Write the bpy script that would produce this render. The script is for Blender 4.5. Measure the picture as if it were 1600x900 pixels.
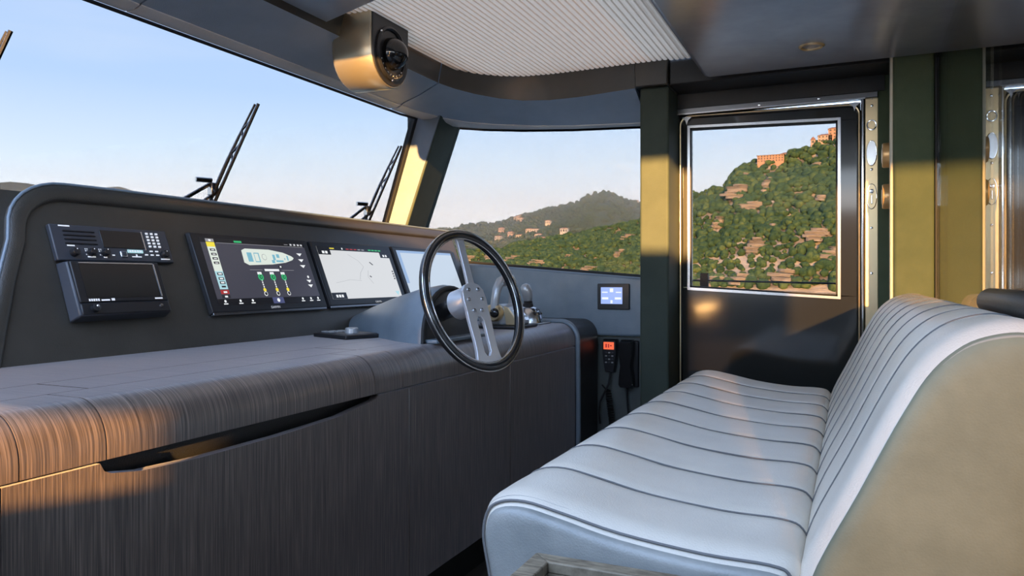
import bpy, bmesh, math, random
import numpy as np
from mathutils import Vector, Matrix, noise

random.seed(7)
SC = bpy.context.scene
for o in list(bpy.data.objects):
    bpy.data.objects.remove(o)
COL = SC.collection
H = 0.97                       # eye height above the wheelhouse floor; geometry below is given relative to the eye

# ------------------------------------------------------------------ camera, sky, sun, exposure
FPX = 1180.0
YAW = math.atan(530 / FPX)
cd = bpy.data.cameras.new('camera')
cam = bpy.data.objects.new('camera', cd)
COL.objects.link(cam)
cam.location = (0, 0, H)
cam.rotation_euler = (math.pi / 2, 0, YAW)
cd.sensor_width = 36
cd.lens = FPX / 1600 * 36
cd.shift_y = -15 / 1600
cd.clip_start = 0.02
cd.clip_end = 60000
SC.camera = cam

SC.view_settings.view_transform = 'Standard'
SC.view_settings.look = 'None'
SC.view_settings.exposure = 0.28
SC.view_settings.gamma = 1.0
SC.view_settings.use_curve_mapping = False

SKY_STRENGTH = 4.2
GLASS_T = 0.20                 # tinted glazing
wd = bpy.data.worlds.new('sky')
SC.world = wd
wd.use_nodes = True
nt = wd.node_tree
nt.nodes.clear()
wo = nt.nodes.new('ShaderNodeOutputWorld')
bg = nt.nodes.new('ShaderNodeBackground')
tc = nt.nodes.new('ShaderNodeTexCoord')
sp = nt.nodes.new('ShaderNodeSeparateXYZ')
rp = nt.nodes.new('ShaderNodeValToRGB')
nt.links.new(tc.outputs['Generated'], sp.inputs[0])
nt.links.new(sp.outputs['Z'], rp.inputs[0])
els = [(0.0, (.96, 1.0, 1.04)), (.08, (.92, .98, 1.05)), (.15, (.70, .84, 1.0)), (.23, (.50, .69, .99)),
       (.36, (.43, .62, .99)), (1.0, (.48, .62, .92))]
while len(rp.color_ramp.elements) < len(els):
    rp.color_ramp.elements.new(0.5)
for e, (p, c) in zip(rp.color_ramp.elements, els):
    e.position = p
    e.color = (*c, 1)
mpn = nt.nodes.new('ShaderNodeMapping')
mpn.inputs['Scale'].default_value = (1.2, 1.2, 7)
nz = nt.nodes.new('ShaderNodeTexNoise')
nz.inputs['Scale'].default_value = 1.6
nz.inputs['Detail'].default_value = 4
cr = nt.nodes.new('ShaderNodeValToRGB')
cr.color_ramp.elements[0].position = .5
cr.color_ramp.elements[1].position = .78
cr.color_ramp.elements[1].color = (.35, .35, .35, 1)
mx = nt.nodes.new('ShaderNodeMix')
mx.data_type = 'RGBA'
mx.inputs[7].default_value = (.86, .90, .96, 1)
nt.links.new(tc.outputs['Generated'], mpn.inputs[0])
nt.links.new(mpn.outputs[0], nz.inputs['Vector'])
nt.links.new(nz.outputs[0], cr.inputs[0])
nt.links.new(cr.outputs[0], mx.inputs[0])
nt.links.new(rp.outputs[0], mx.inputs[6])
nt.links.new(mx.outputs[2], bg.inputs[0])
bg.inputs[1].default_value = SKY_STRENGTH
nt.links.new(bg.outputs[0], wo.inputs[0])

SUN_DIR = Vector((-0.26, 1.0, -0.125)).normalized()   # low evening sun from the near side, aft
sd = bpy.data.lights.new('sun', 'SUN')
sd.energy = 25.0
sd.color = (1.0, .52, .16)
sd.angle = math.radians(0.8)
sun = bpy.data.objects.new('sun', sd)
COL.objects.link(sun)
sun.rotation_euler = SUN_DIR.to_track_quat('-Z', 'Y').to_euler()
sun.location = (4, -8, 4)

# ------------------------------------------------------------------ materials
MATS = {}
def newmat(name):
    m = bpy.data.materials.new(name)
    m.use_nodes = True
    MATS[name] = m
    return m, m.node_tree, m.node_tree.nodes['Principled BSDF']

def plain(name, col, rough=.5, metal=0.0, spec=.5, emit=None, estr=0.0, coat=0.0):
    m, t, b = newmat(name)
    b.inputs['Base Color'].default_value = (*col, 1)
    b.inputs['Roughness'].default_value = rough
    b.inputs['Metallic'].default_value = metal
    b.inputs['Specular IOR Level'].default_value = spec
    b.inputs['Coat Weight'].default_value = coat
    b.inputs['Coat Roughness'].default_value = .08
    if emit:
        b.inputs['Emission Color'].default_value = (*emit, 1)
        b.inputs['Emission Strength'].default_value = estr
    return m

def coords(t, scale=(1, 1, 1), kind='Object'):
    c = t.nodes.new('ShaderNodeTexCoord')
    mp = t.nodes.new('ShaderNodeMapping')
    mp.inputs['Scale'].default_value = scale
    t.links.new(c.outputs[kind], mp.inputs[0])
    return mp.outputs[0]

def ntex(t, vec, scale, detail=3, rough=.5):
    n = t.nodes.new('ShaderNodeTexNoise')
    n.inputs['Scale'].default_value = scale
    n.inputs['Detail'].default_value = detail
    n.inputs['Roughness'].default_value = rough
    t.links.new(vec, n.inputs['Vector'])
    return n.outputs[0]

def ramp(t, fac, stops):
    r = t.nodes.new('ShaderNodeValToRGB')
    while len(r.color_ramp.elements) < len(stops):
        r.color_ramp.elements.new(.5)
    for e, (p, c) in zip(r.color_ramp.elements, stops):
        e.position = p
        e.color = (*c, 1)
    t.links.new(fac, r.inputs[0])
    return r.outputs[0]

def bump(t, b, h, strength, dist=.002):
    n = t.nodes.new('ShaderNodeBump')
    n.inputs['Strength'].default_value = strength
    n.inputs['Distance'].default_value = dist
    t.links.new(h, n.inputs['Height'])
    t.links.new(n.outputs[0], b.inputs['Normal'])

def leather(name, c0, c1, rough=.42, spec=.5, bstr=.25, coat=0.0):
    m, t, b = newmat(name)
    v = coords(t)
    b.inputs['Roughness'].default_value = rough
    b.inputs['Specular IOR Level'].default_value = spec
    b.inputs['Coat Weight'].default_value = coat
    b.inputs['Coat Roughness'].default_value = .3
    t.links.new(ramp(t, ntex(t, v, 7, 5, .6), [(.3, c0), (.7, c1)]), b.inputs['Base Color'])
    vo = t.nodes.new('ShaderNodeTexVoronoi')
    vo.inputs['Scale'].default_value = 330
    t.links.new(v, vo.inputs['Vector'])
    ad = t.nodes.new('ShaderNodeMath')
    ad.operation = 'ADD'
    t.links.new(vo.outputs[0], ad.inputs[0])
    t.links.new(ntex(t, v, 18, 3), ad.inputs[1])
    bump(t, b, ad.outputs[0], bstr, .0015)
    return m

leather('leather_dark', (.034, .031, .025), (.050, .045, .036), .36, .7)
leather('leather_header_skylit', (.26, .345, .46), (.33, .42, .54), .33, .9)  # blue sky reflection and extra light put into the base colour
leather('leather_post_sunlit', (.15, .19, .24), (.19, .23, .29), .7, .3)  # paler than the post leather, standing for sun on that face
leather('leather_panel', (.085, .095, .088), (.115, .125, .115), .4, .6)
leather('leather_blue', (.14, .19, .235), (.20, .25, .30), .33, .9)
leather('leather_olive', (.080, .110, .062), (.110, .140, .080), .75, .3)
leather('leather_pillar', (.038, .052, .040), (.052, .068, .052), .72, .4)
leather('leather_black', (.018, .018, .018), (.028, .028, .027), .42, .5)
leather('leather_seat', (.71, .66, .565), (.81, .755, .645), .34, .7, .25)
leather('leather_back_warm_shade', (.15, .165, .115), (.235, .25, .175), .58, .4, .12)  # seat leather again, darkened and warmed to stand for evening light
leather('leather_lip_highlight', (.62, .62, .62), (.72, .72, .72), .3, .8)  # lighter leather standing for the highlight along the header edge
leather('leather_seat_shaded', (.24, .26, .25), (.40, .41, .385), .36, .7, .2)  # seat leather again, shade on the end faces put into the colour
leather('ceiling_leather', (.26, .28, .34), (.36, .38, .45), .22, 1.0, .1, .7)

m, t, b = newmat('wood_veneer')
v = coords(t, (3, 230, 3))
g1 = ntex(t, v, 1.0, 4, .65)
v2 = coords(t, (9, 620, 9))
g2 = ntex(t, v2, 1.0, 2, .5)
ad = t.nodes.new('ShaderNodeMath')
ad.operation = 'ADD'
ml = t.nodes.new('ShaderNodeMath')
ml.operation = 'MULTIPLY'
ml.inputs[1].default_value = .5
t.links.new(g1, ml.inputs[0])
ml2 = t.nodes.new('ShaderNodeMath')
ml2.operation = 'MULTIPLY'
ml2.inputs[1].default_value = .5
t.links.new(g2, ml2.inputs[0])
t.links.new(ml.outputs[0], ad.inputs[0])
t.links.new(ml2.outputs[0], ad.inputs[1])
t.links.new(ramp(t, ad.outputs[0], [(.36, (.036, .026, .019)), (.50, (.098, .071, .053)), (.66, (.25, .185, .14))]), b.inputs['Base Color'])
b.inputs['Roughness'].default_value = .36
b.inputs['Sheen Weight'].default_value = .5
b.inputs['Sheen Roughness'].default_value = .35
b.inputs['Sheen Tint'].default_value = (.92, .9, 1, 1)
b.inputs['Coat Weight'].default_value = .3
b.inputs['Coat Roughness'].default_value = .22
b.inputs['Specular IOR Level'].default_value = .9
bump(t, b, ad.outputs[0], .35, .002)

m, t, b = newmat('wood_pale')
v = coords(t, (30, 120, 30))
t.links.new(ramp(t, ntex(t, v, 1.0, 4, .6), [(.3, (.11, .085, .055)), (.7, (.36, .31, .22))]), b.inputs['Base Color'])
b.inputs['Roughness'].default_value = .55

m, t, b = newmat('deck_wood')
v = coords(t, (60, 6, 6))
t.links.new(ramp(t, ntex(t, v, 1.0, 4, .6), [(.3, (.05, .04, .03)), (.7, (.11, .09, .07))]), b.inputs['Base Color'])
b.inputs['Roughness'].default_value = .5

def fabric(name, dcol, tcol, k):          # pleated translucent sunroof shade
    m, t, b = newmat(name)
    t.nodes.remove(b)
    df = t.nodes.new('ShaderNodeBsdfDiffuse')
    tr = t.nodes.new('ShaderNodeBsdfTranslucent')
    mx = t.nodes.new('ShaderNodeMixShader')
    df.inputs[0].default_value = (*dcol, 1)
    tr.inputs[0].default_value = (*tcol, 1)
    mx.inputs[0].default_value = k
    t.links.new(df.outputs[0], mx.inputs[1])
    t.links.new(tr.outputs[0], mx.inputs[2])
    t.links.new(mx.outputs[0], t.nodes['Material Output'].inputs[0])
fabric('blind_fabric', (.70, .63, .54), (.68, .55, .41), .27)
fabric('blind_fold_shading', (.58, .52, .44), (.60, .48, .35), .17)  # darker copy of the fabric; shading of the folds put into the colour

def glass(name, tint, refl=.05, rough=0.0):
    m, t, b = newmat(name)
    t.nodes.remove(b)
    a = t.nodes.new('ShaderNodeBsdfTransparent')
    a.inputs[0].default_value = (*tint, 1)
    g = t.nodes.new('ShaderNodeBsdfGlossy')
    g.inputs['Roughness'].default_value = rough
    g.inputs[0].default_value = (.9, .95, 1, 1)
    mx = t.nodes.new('ShaderNodeMixShader')
    mx.inputs[0].default_value = refl
    t.links.new(a.outputs[0], mx.inputs[1])
    t.links.new(g.outputs[0], mx.inputs[2])
    t.links.new(mx.outputs[0], t.nodes['Material Output'].inputs[0])
    return m
gt = math.sqrt(GLASS_T)
glass('glass_tint', (gt, gt, gt), .003)
glass('glass_added_port', (.30, .29, .26), .04)
glass('glass_mirror', (.95, .94, .90), .45)          # strongly reflecting partition pane

plain('chrome', (.80, .80, .80), .10, 1.0)
plain('steel', (.62, .63, .65), .22, 1.0)
plain('steel_dark', (.25, .25, .26), .25, 1.0)
plain('brass', (.86, .52, .22), .30, .35)
plain('brass_plate', (.82, .64, .38), .32, .8)
plain('alloy', (.78, .80, .83), .32, .65)
plain('gold_paint', (.50, .44, .32), .30, .8)
plain('black_plastic', (.016, .016, .018), .35, 0, .5)
plain('black_gloss', (.010, .010, .011), .06, 0, .6)
plain('rubber', (.012, .012, .012), .6)
plain('slate_plastic', (.045, .050, .062), .38, 0, .6)
plain('grey_plastic', (.48, .49, .50), .30, .4)
plain('white_print', (.8, .8, .8), .5, 0, .3, (.9, .9, .9), .35)
plain('door_paint', (.024, .025, .023), .10, 0, .5, coat=.6)
plain('rim_black', (.015, .015, .016), .18, 0, .6, coat=.5)
plain('stitch', (.17, .17, .17), .7)
plain('stitch_light', (.34, .33, .27), .7)
plain('screen_off', (.004, .004, .005), .08, 0, .6)
plain('red_lcd', (.3, .05, .02), .3, 0, .4, (.95, .16, .07), .8)
plain('cream_light', (.8, .75, .6), .4)
def scr(name, col, s=1.0):
    return plain(name, (.01, .01, .01), .22, 0, .35, col, s)
scr('px_bg', (.045, .045, .062))
scr('px_bar', (.006, .006, .008))
scr('px_white', (.72, .74, .76))
scr('px_grey', (.25, .25, .27))
scr('px_dark', (.02, .02, .025))
scr('px_cream', (.60, .66, .60))
scr('px_blue', (.16, .38, .48))
scr('px_lblue', (.34, .56, .62))
scr('px_yellow', (.75, .62, .05))
scr('px_green', (.03, .38, .14))
scr('px_red', (.32, .03, .03))
scr('px_chart', (.56, .57, .58))
scr('px_line', (.33, .34, .36))
scr('px_navy', (.06, .07, .16))
scr('px_sky_reflection', (.30, .44, .68), .8)
scr('px_pale_reflection', (.60, .70, .82), .75)
scr('px_violet', (.30, .42, .85))
scr('px_vwhite', (.75, .80, .95))

m, t, b = newmat('rock')
v = coords(t, (.02, .02, .16))
v3 = coords(t, (.03, .03, .05))
t.links.new(ramp(t, ntex(t, v, 1.2, 6, .65), [(.34, (.12, .10, .075)), (.46, (.36, .30, .23)), (.56, (.58, .50, .41)), (.70, (.66, .58, .49))]), b.inputs['Base Color'])
b.inputs['Roughness'].default_value = .9
bump(t, b, ntex(t, v, 2.5, 6, .7), 1.0, 4)
def forest(name, c0, c1, c2, sc):
    m, t, b = newmat(name)
    g = t.nodes.new('ShaderNodeNewGeometry')
    n = ntex(t, g.outputs['Position'], sc, 3, .6)
    n2 = ntex(t, g.outputs['Position'], sc * 9, 2, .6)
    ad = t.nodes.new('ShaderNodeMath')
    ad.operation = 'MULTIPLY_ADD'
    ad.inputs[1].default_value = .45
    t.links.new(n2, ad.inputs[0])
    ml = t.nodes.new('ShaderNodeMath')
    ml.operation = 'MULTIPLY'
    ml.inputs[1].default_value = .6
    t.links.new(n, ml.inputs[0])
    t.links.new(ml.outputs[0], ad.inputs[2])
    t.links.new(ramp(t, ad.outputs[0], [(.38, c0), (.54, c1), (.68, c2)]), b.inputs['Base Color'])
    b.inputs['Roughness'].default_value = .85
    b.inputs['Specular IOR Level'].default_value = .15
    return m
forest('foliage', (.020, .050, .026), (.055, .105, .045), (.145, .19, .065), .16)
forest('foliage_far', (.025, .050, .030), (.045, .080, .040), (.085, .11, .05), .02)
forest('scrub', (.07, .085, .035), (.22, .18, .12), (.46, .37, .28), .03)
forest('hill_green', (.03, .055, .03), (.05, .08, .04), (.09, .10, .055), .008)
plain('mountain', (.05, .075, .09), .95)  # distant haze put into the base colour as a blue tint
plain('plaster_orange', (.48, .29, .20), .85)
plain('plaster_pink', (.50, .38, .31), .85)
plain('plaster_pale', (.70, .62, .52), .85)
plain('roof_tile', (.36, .18, .11), .85)
plain('dark_pane', (.03, .035, .04), .3)
m, t, b = newmat('sea_water')
b.inputs['Base Color'].default_value = (.02, .06, .08, 1)
b.inputs['Roughness'].default_value = .15
bump(t, b, ntex(t, coords(t, (.15, .15, .15)), 1, 4), .5, .5)
plain('deck_white', (.55, .54, .52), .6)
plain('matte_black', (.012, .012, .012), .95, 0, .1)
plain('wall_cream', (.42, .40, .36), .6)

# ------------------------------------------------------------------ mesh builder
class MB:
    def __init__(s):
        s.v = []; s.f = []; s.mi = []; s.cur = 0
    def mat(s, i):
        s.cur = i; return s
    def face(s, idx):
        s.f.append(tuple(idx)); s.mi.append(s.cur)
    def add(s, pts):
        b = len(s.v); s.v += [tuple(p) for p in pts]; return b
    def hexa(s, p):                       # 8 points: bottom loop 0-3, top loop 4-7
        b = s.add(p)
        for q in ((3, 2, 1, 0), (4, 5, 6, 7), (0, 1, 5, 4), (1, 2, 6, 5), (2, 3, 7, 6), (3, 0, 4, 7)):
            s.face([b + i for i in q])
        return s
    def box(s, x0, x1, y0, y1, z0, z1):
        return s.hexa([(x0, y0, z0), (x1, y0, z0), (x1, y1, z0), (x0, y1, z0),
                       (x0, y0, z1), (x1, y0, z1), (x1, y1, z1), (x0, y1, z1)])
    def quad(s, a, b_, c, d):
        b = s.add([a, b_, c, d]); s.face([b, b + 1, b + 2, b + 3]); return s
    def loft(s, loops, closed=True, cap=True, ring=False):
        n = len(loops[0]); bs = [s.add(l) for l in loops]
        k = len(loops)
        for i in range(k if ring else k - 1):
            a, c = bs[i], bs[(i + 1) % k]
            for j in range(n if closed else n - 1):
                j2 = (j + 1) % n
                s.face((a + j, a + j2, c + j2, c + j))
        if cap and closed and not ring:
            s.face([bs[0] + j for j in range(n)][::-1])
            s.face([bs[-1] + j for j in range(n)])
        return s
    def prism_y(s, prof, y0, y1):
        return s.loft([[(x, y, z) for x, z in prof] for y in (y0, y1)])
    def cyl(s, a, b_, r0, r1=None, n=20):
        r1 = r0 if r1 is None else r1
        a = Vector(a); b_ = Vector(b_)
        return s.lathe(a, (b_ - a), [(r0, 0), (r1, (b_ - a).length)], n)
    def lathe(s, o, ax, prof, n=24, cap=True):
        o = Vector(o); ax = Vector(ax).normalized()
        u = ax.orthogonal().normalized(); w = ax.cross(u)
        loops = []
        for r, h in prof:
            r = max(r, 1e-4)
            loops.append([o + ax * h + (u * math.cos(6.283185 * i / n) + w * math.sin(6.283185 * i / n)) * r for i in range(n)])
        return s.loft(loops, True, cap)
    def tube(s, path, r, n=8, closed=False):
        P = [Vector(p) for p in path]; loops = []; up = None
        for i, p in enumerate(P):
            if closed: d = P[(i + 1) % len(P)] - P[i - 1]
            else: d = P[min(i + 1, len(P) - 1)] - P[max(i - 1, 0)]
            d.normalize()
            if up is None: up = d.orthogonal().normalized()
            up = (up - d * up.dot(d))
            up = up.normalized() if up.length > 1e-6 else d.orthogonal().normalized()
            w = d.cross(up)
            rr = r[i] if isinstance(r, (list, tuple)) else r
            loops.append([p + (up * math.cos(6.283185 * j / n) + w * math.sin(6.283185 * j / n)) * rr for j in range(n)])
        return s.loft(loops, True, True, closed)
    def build(s, name, mats, parent=None, smooth=35, bevel=0.0, seg=2, kind=None):
        if isinstance(mats, str): mats = [mats]
        me = bpy.data.meshes.new(name)
        off = parent['_o'] if parent is not None and '_o' in parent else (0, 0, 0)
        me.from_pydata([(x - off[0], y - off[1], z + H - off[2]) for x, y, z in s.v], [], s.f)
        for mm in mats: me.materials.append(MATS[mm])
        me.polygons.foreach_set('material_index', s.mi)
        bm = bmesh.new(); bm.from_mesh(me)
        bmesh.ops.recalc_face_normals(bm, faces=bm.faces)
        bm.to_mesh(me); bm.free()
        if smooth:
            me.polygons.foreach_set('use_smooth', [True] * len(me.polygons))
            me.set_sharp_from_angle(angle=math.radians(smooth))
        o = bpy.data.objects.new(name, me)
        COL.objects.link(o)
        if parent is not None:
            o.parent = parent
            o['_o'] = off
        if bevel:
            md = o.modifiers.new('bevel', 'BEVEL')
            md.width = bevel; md.segments = seg; md.limit_method = 'ANGLE'; md.angle_limit = math.radians(40)
            md.harden_normals = False
        if kind: o['kind'] = kind
        return o

def thing(name, label, cat, loc, group=None, kind=None):
    o = bpy.data.objects.new(name, None)
    COL.objects.link(o)
    w = (loc[0], loc[1], loc[2] + H)
    o.location = w; o['_o'] = w
    o.empty_display_size = .05
    if label: o['label'] = label
    if cat: o['category'] = cat
    if group: o['group'] = group
    if kind: o['kind'] = kind
    return o
def tag(o, label=None, cat=None, group=None, kind=None):
    if label: o['label'] = label
    if cat: o['category'] = cat
    if group: o['group'] = group
    if kind: o['kind'] = kind
    return o
def text_part(txt, name, mat, parent, origin, ex, ey, size):
    cu = bpy.data.curves.new(name, 'FONT')
    cu.body = txt; cu.size = size; cu.extrude = 0.0
    tmp = bpy.data.objects.new('tmp', cu); COL.objects.link(tmp)
    dg = bpy.context.evaluated_depsgraph_get()
    me = bpy.data.meshes.new_from_object(tmp.evaluated_get(dg))
    bpy.data.objects.remove(tmp)
    ex = Vector(ex).normalized(); ey = Vector(ey).normalized(); o0 = Vector(origin)
    off = Vector(parent['_o'])
    for q in me.vertices:
        p = o0 + ex * q.co.x + ey * q.co.y
        q.co = (p.x - off.x, p.y - off.y, p.z + H - off.z)
    me.materials.clear(); me.materials.append(MATS[mat])
    o = bpy.data.objects.new(name, me); COL.objects.link(o); o.parent = parent
    return o

FL = -H                                  # floor level
YW = 3.36                                # plane of the side glazing
XM = 0.277                               # plane of the mirror partition

# ------------------------------------------------------------------ room shell
MB().box(-2.3, 2.4, -1.3, 3.42, FL - .06, FL).build('floor', 'deck_wood', kind='structure')

w = thing('wall_side', None, None, (-.9, 3.38, FL), kind='structure')
def sill(x): return .006 + (x + .879) / (-1.737 + .879) * .068
a_, b_ = -2.12, -.83
MB().hexa([(a_, 3.30, -.262), (b_, 3.30, -.262), (b_, 3.42, -.262), (a_, 3.42, -.262),
           (a_, 3.30, sill(a_)), (b_, 3.30, sill(b_)), (b_, 3.42, sill(b_)), (a_, 3.42, sill(a_))]).build('sill_panel', 'leather_blue', w, bevel=.012, seg=3)
MB().hexa([(a_, 3.345, sill(a_)), (b_, 3.345, sill(b_)), (b_, 3.375, sill(b_)), (a_, 3.375, sill(a_)),
           (a_, 3.345, sill(a_) + .012), (b_, 3.345, sill(b_) + .012), (b_, 3.375, sill(b_) + .012), (a_, 3.375, sill(a_) + .012)]).build('gasket', 'rubber', w)
MB().box(a_, b_, 3.33, 3.42, FL, -.266).build('lower_panel', 'leather_panel', w)
MB().box(-.83, .12, 3.30, 3.42, .738, .95).build('soffit_panel', 'leather_black', w)
MB().box(.097, XM, 3.31, 3.42, FL, .95).build('jamb_panel', 'leather_olive', w)
MB().box(XM, 2.4, 3.31, 3.42, FL, .95).build('saloon_panel', 'matte_black', w)
MB().box(-.735, -.69, 3.36, 3.42, FL, .738).build('jamb_panel', 'leather_black', w)
MB().box(a_, b_, 3.385, 3.42, .79, .95).build('soffit_panel', 'leather_black', w)
MB().box(.035, .10, 3.36, 3.42, FL, .738).build('jamb_panel', 'leather_black', w)

# forward bulkhead under the windscreen
MB().box(-2.16, -2.10, -1.3, 3.42, FL, .20).build('wall_fore', 'leather_dark', kind='structure')
# aft end of the saloon
MB().box(2.4, 2.46, -1.3, 3.42, FL, .95).build('wall_aft', 'matte_black', kind='structure')
# near side, unseen: added walls and openings shaped to steer the sun
w = thing('wall_near', None, None, (0, -1.25, FL), kind='structure')
MB().box(-.49, .55, -1.3, -1.22, FL, .66).build('sun_block_wall', 'wall_cream', w)
MB().box(.55, .95, -1.3, -1.22, .32, .66).build('sun_block_wall', 'wall_cream', w)
MB().box(.55, .95, -1.3, -1.22, FL, -.32).build('sun_block_wall', 'wall_cream', w)
MB().box(.55, .95, -1.27, -1.26, -.32, .32).build('added_port_light', 'glass_added_port', w)  # unseen tinted pane added to put dim warm sun on the bench end
MB().box(.95, 2.4, -1.3, -1.22, FL, .28).build('sun_block_wall', 'wall_cream', w)
MB().box(-1.5, -.49, -1.3, -1.22, .05, .66).build('sun_block_board', 'wall_cream', w)  # unseen board added to keep sun off the instrument panel
MB().box(-2.16, -.49, -1.3, -1.22, FL, -.08).build('bulwark', 'wall_cream', w)

# ceiling with the sunroof opening
w = thing('ceiling', None, None, (-.5, 1.2, .93), kind='structure')
c0, c1 = .93, .99
MB().box(-.60, .70, .95, 3.42, c0, c1).build('roof_panel', 'leather_black', w)
MB().box(-.30, .70, -.35, .95, c0, c1).build('roof_panel', 'leather_black', w)
MB().box(.70, 2.4, -1.22, 3.42, c0, c1).build('roof_panel', 'leather_black', w)
MB().box(-1.95, -1.55, .95, 3.42, c0 + .02, c1).build('roof_panel', 'leather_black', w)
MB().box(-1.55, -.60, 3.12, 3.42, c0, c1).build('roof_panel', 'leather_black', w)
MB().box(-1.55, -.60, .95, 1.05, c0, c1).build('roof_panel', 'leather_black', w)

# padded header bands round the windscreen top and the side beam
w = thing('trim_1', None, None, (-1.6, 1.5, .76), kind='structure')
def station(o, l, fb, ft):
    """ring of points: glass edge, lip, fascia bottom, fascia top, back"""
    o, l, fb, ft = Vector(o), Vector(l), Vector(fb), Vector(ft)
    mid = l.lerp(fb, .5) + Vector((0, 0, -.004))
    l2 = l + (fb - l) * .08 + Vector((0, 0, .002))
    return [o, o.lerp(l, .6) + Vector((0, 0, -.004)), l, l2, mid, fb + (l - fb) * .06, fb, fb + Vector((0, 0, .012)), ft, ft + Vector((0, 0, .03)), Vector((o.x, o.y, ft.z + .03))]
def lipof(st): return [st[0] + Vector((0, 0, -.001)), st[1] + Vector((0, 0, -.004)), st[2] + Vector((0, 0, -.003)), st[2] + Vector((0, 0, .006)), st[0] + Vector((0, 0, .01))]
def fascia(mb):
    n_ = 11
    for i in range(len(mb.f) - 2):
        if i % n_ in (6, 7, 8): mb.mi[i] = 1
    return mb
def fwd(y, z=0): return station((-1.875, y, .757), (-1.815, y, .768), (-1.60, y, .83), (-1.575, y, .925))
corner = [station((-1.875, 2.86, .757), (-1.815, 2.85, .768), (-1.597, 2.80, .829), (-1.572, 2.79, .925)),
          station((-1.872, 3.02, .757), (-1.80, 2.98, .766), (-1.575, 2.90, .826), (-1.55, 2.88, .92)),
          station((-1.845, 3.20, .755), (-1.765, 3.13, .762), (-1.525, 2.985, .818), (-1.50, 2.97, .917)),
          station((-1.78, 3.32, .752), (-1.69, 3.24, .756), (-1.44, 3.06, .806), (-1.42, 3.05, .912)),
          station((-1.66, 3.365, .742), (-1.56, 3.30, .745), (-1.34, 3.105, .796), (-1.33, 3.095, .905)),
          station((-1.45, 3.37, .722), (-1.38, 3.318, .727), (-1.22, 3.12, .79), (-1.22, 3.11, .90)),
          station((-1.20, 3.37, .705), (-1.17, 3.32, .711), (-1.08, 3.12, .79), (-1.08, 3.11, .895)),
          station((-.83, 3.37, .690), (-.83, 3.322, .697), (-.83, 3.11, .80), (-.83, 3.10, .89))]
fascia(MB().loft([fwd(.9), fwd(1.2), fwd(1.50)])).build('header_pad', ['leather_header_skylit', 'leather_dark'], w, 50)
fascia(MB().loft([fwd(1.506), fwd(2.1), fwd(2.72), station((-1.875, 2.85, .757), (-1.815, 2.84, .768), (-1.597, 2.79, .829), (-1.572, 2.78, .925))])).build('header_pad', ['leather_header_skylit', 'leather_dark'], w, 50)
fascia(MB().loft(corner)).build('header_pad', ['leather_header_skylit', 'leather_dark'], w, 50)
MB().loft([lipof(fwd(.9)), lipof(fwd(1.5))]).build('header_lip_highlight', 'leather_lip_highlight', w, 50)  # pale strips painted in where the rounded edge catches light
MB().loft([lipof(fwd(1.506)), lipof(fwd(2.2)), lipof(fwd(2.84))]).build('header_lip_highlight', 'leather_lip_highlight', w, 50)
MB().loft([lipof(q) for q in corner]).build('header_lip_highlight', 'leather_lip_highlight', w, 50)
MB().tube([(-1.885, .9, .753), (-1.885, 2.95, .753), (-1.87, 3.05, .753)], .006, 6).build('header_gasket', 'rubber', w)
MB().tube([Vector(s_[0]) + Vector((0, .004, -.004)) for s_ in corner[3:]], .006, 6).build('header_gasket', 'rubber', w)
# fascia carried on over the door
MB().box(-.83, -.69, 3.10, 3.36, .80, .93).build('beam_block', 'leather_dark', w, bevel=.006)
MB().box(-.688, .30, 3.12, 3.36, .80, .93).build('beam_block', 'leather_black', w, bevel=.006)
# pale light rail along the blind
MB().tube([(-1.568, 1.0, .922), (-1.568, 2.75, .922), (-1.52, 2.94, .916)], .005, 8).build('light_rail', 'steel', w)

# corner post between windscreen and side window
w = thing('trim_2', None, None, (-2.0, 3.2, FL), kind='structure')
bq = [(-2.09, 3.12), (-1.975, 3.12), (-2.035, 3.42), (-2.09, 3.42)]
tq = [(-1.885, 3.10), (-1.745, 3.10), (-1.80, 3.40), (-1.885, 3.40)]
MB().loft([[(x, y, .10) for x, y in [(p[0] - .045, p[1]) for p in bq]], [(x, y, .20) for x, y in bq], [(x, y, .80) for x, y in tq]]).build('corner_post', 'leather_pillar', w, bevel=.008, seg=3)
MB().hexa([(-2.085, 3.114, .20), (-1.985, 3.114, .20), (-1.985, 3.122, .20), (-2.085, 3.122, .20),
           (-1.880, 3.094, .79), (-1.752, 3.094, .79), (-1.752, 3.102, .79), (-1.880, 3.102, .79)]).build('post_sunlit_face', 'leather_post_sunlit', w, bevel=.003)  # sunlit side of the post painted as a paler skin
MB().hexa([(-2.105, 3.09, .20), (-2.08, 3.09, .20), (-2.08, 3.12, .20), (-2.105, 3.12, .20),
           (-1.90, 3.07, .78), (-1.875, 3.07, .78), (-1.875, 3.10, .78), (-1.90, 3.10, .78)]).build('edge_gasket', 'rubber', w)

# side pillar between window and door, pillar at the mirror partition
MB().box(-.812, -.69, 3.12, 3.42, FL, .80).build('trim_3', 'leather_pillar', bevel=.01, seg=3, kind='structure')
w = thing('trim_4', None, None, (.2, 3.15, FL), kind='structure')
MB().box(.138, XM - .006, 3.05, 3.31, FL, .82).build('pillar', 'leather_olive', w, bevel=.012, seg=3)
MB().box(.128, .139, 3.06, 3.10, FL, .82).build('edge_strip', 'cream_light', w, bevel=.004)
MB().box(XM - .006, XM - .001, 3.045, 3.06, FL, .82).build('edge_gasket', 'rubber', w)

# mirror partition
w = thing('wall_mirror', None, None, (XM, 2.0, FL), kind='structure')
MB().box(XM, XM + .012, .9, 3.31, -.20, .93).build('mirror_pane', 'glass_mirror', w)
MB().box(XM, XM + .03, .9, 3.31, FL, -.20).build('lower_board', 'leather_black', w)
MB().box(XM + .001, XM + .02, .86, .90, FL, .93).build('end_post', 'leather_black', w)

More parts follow.
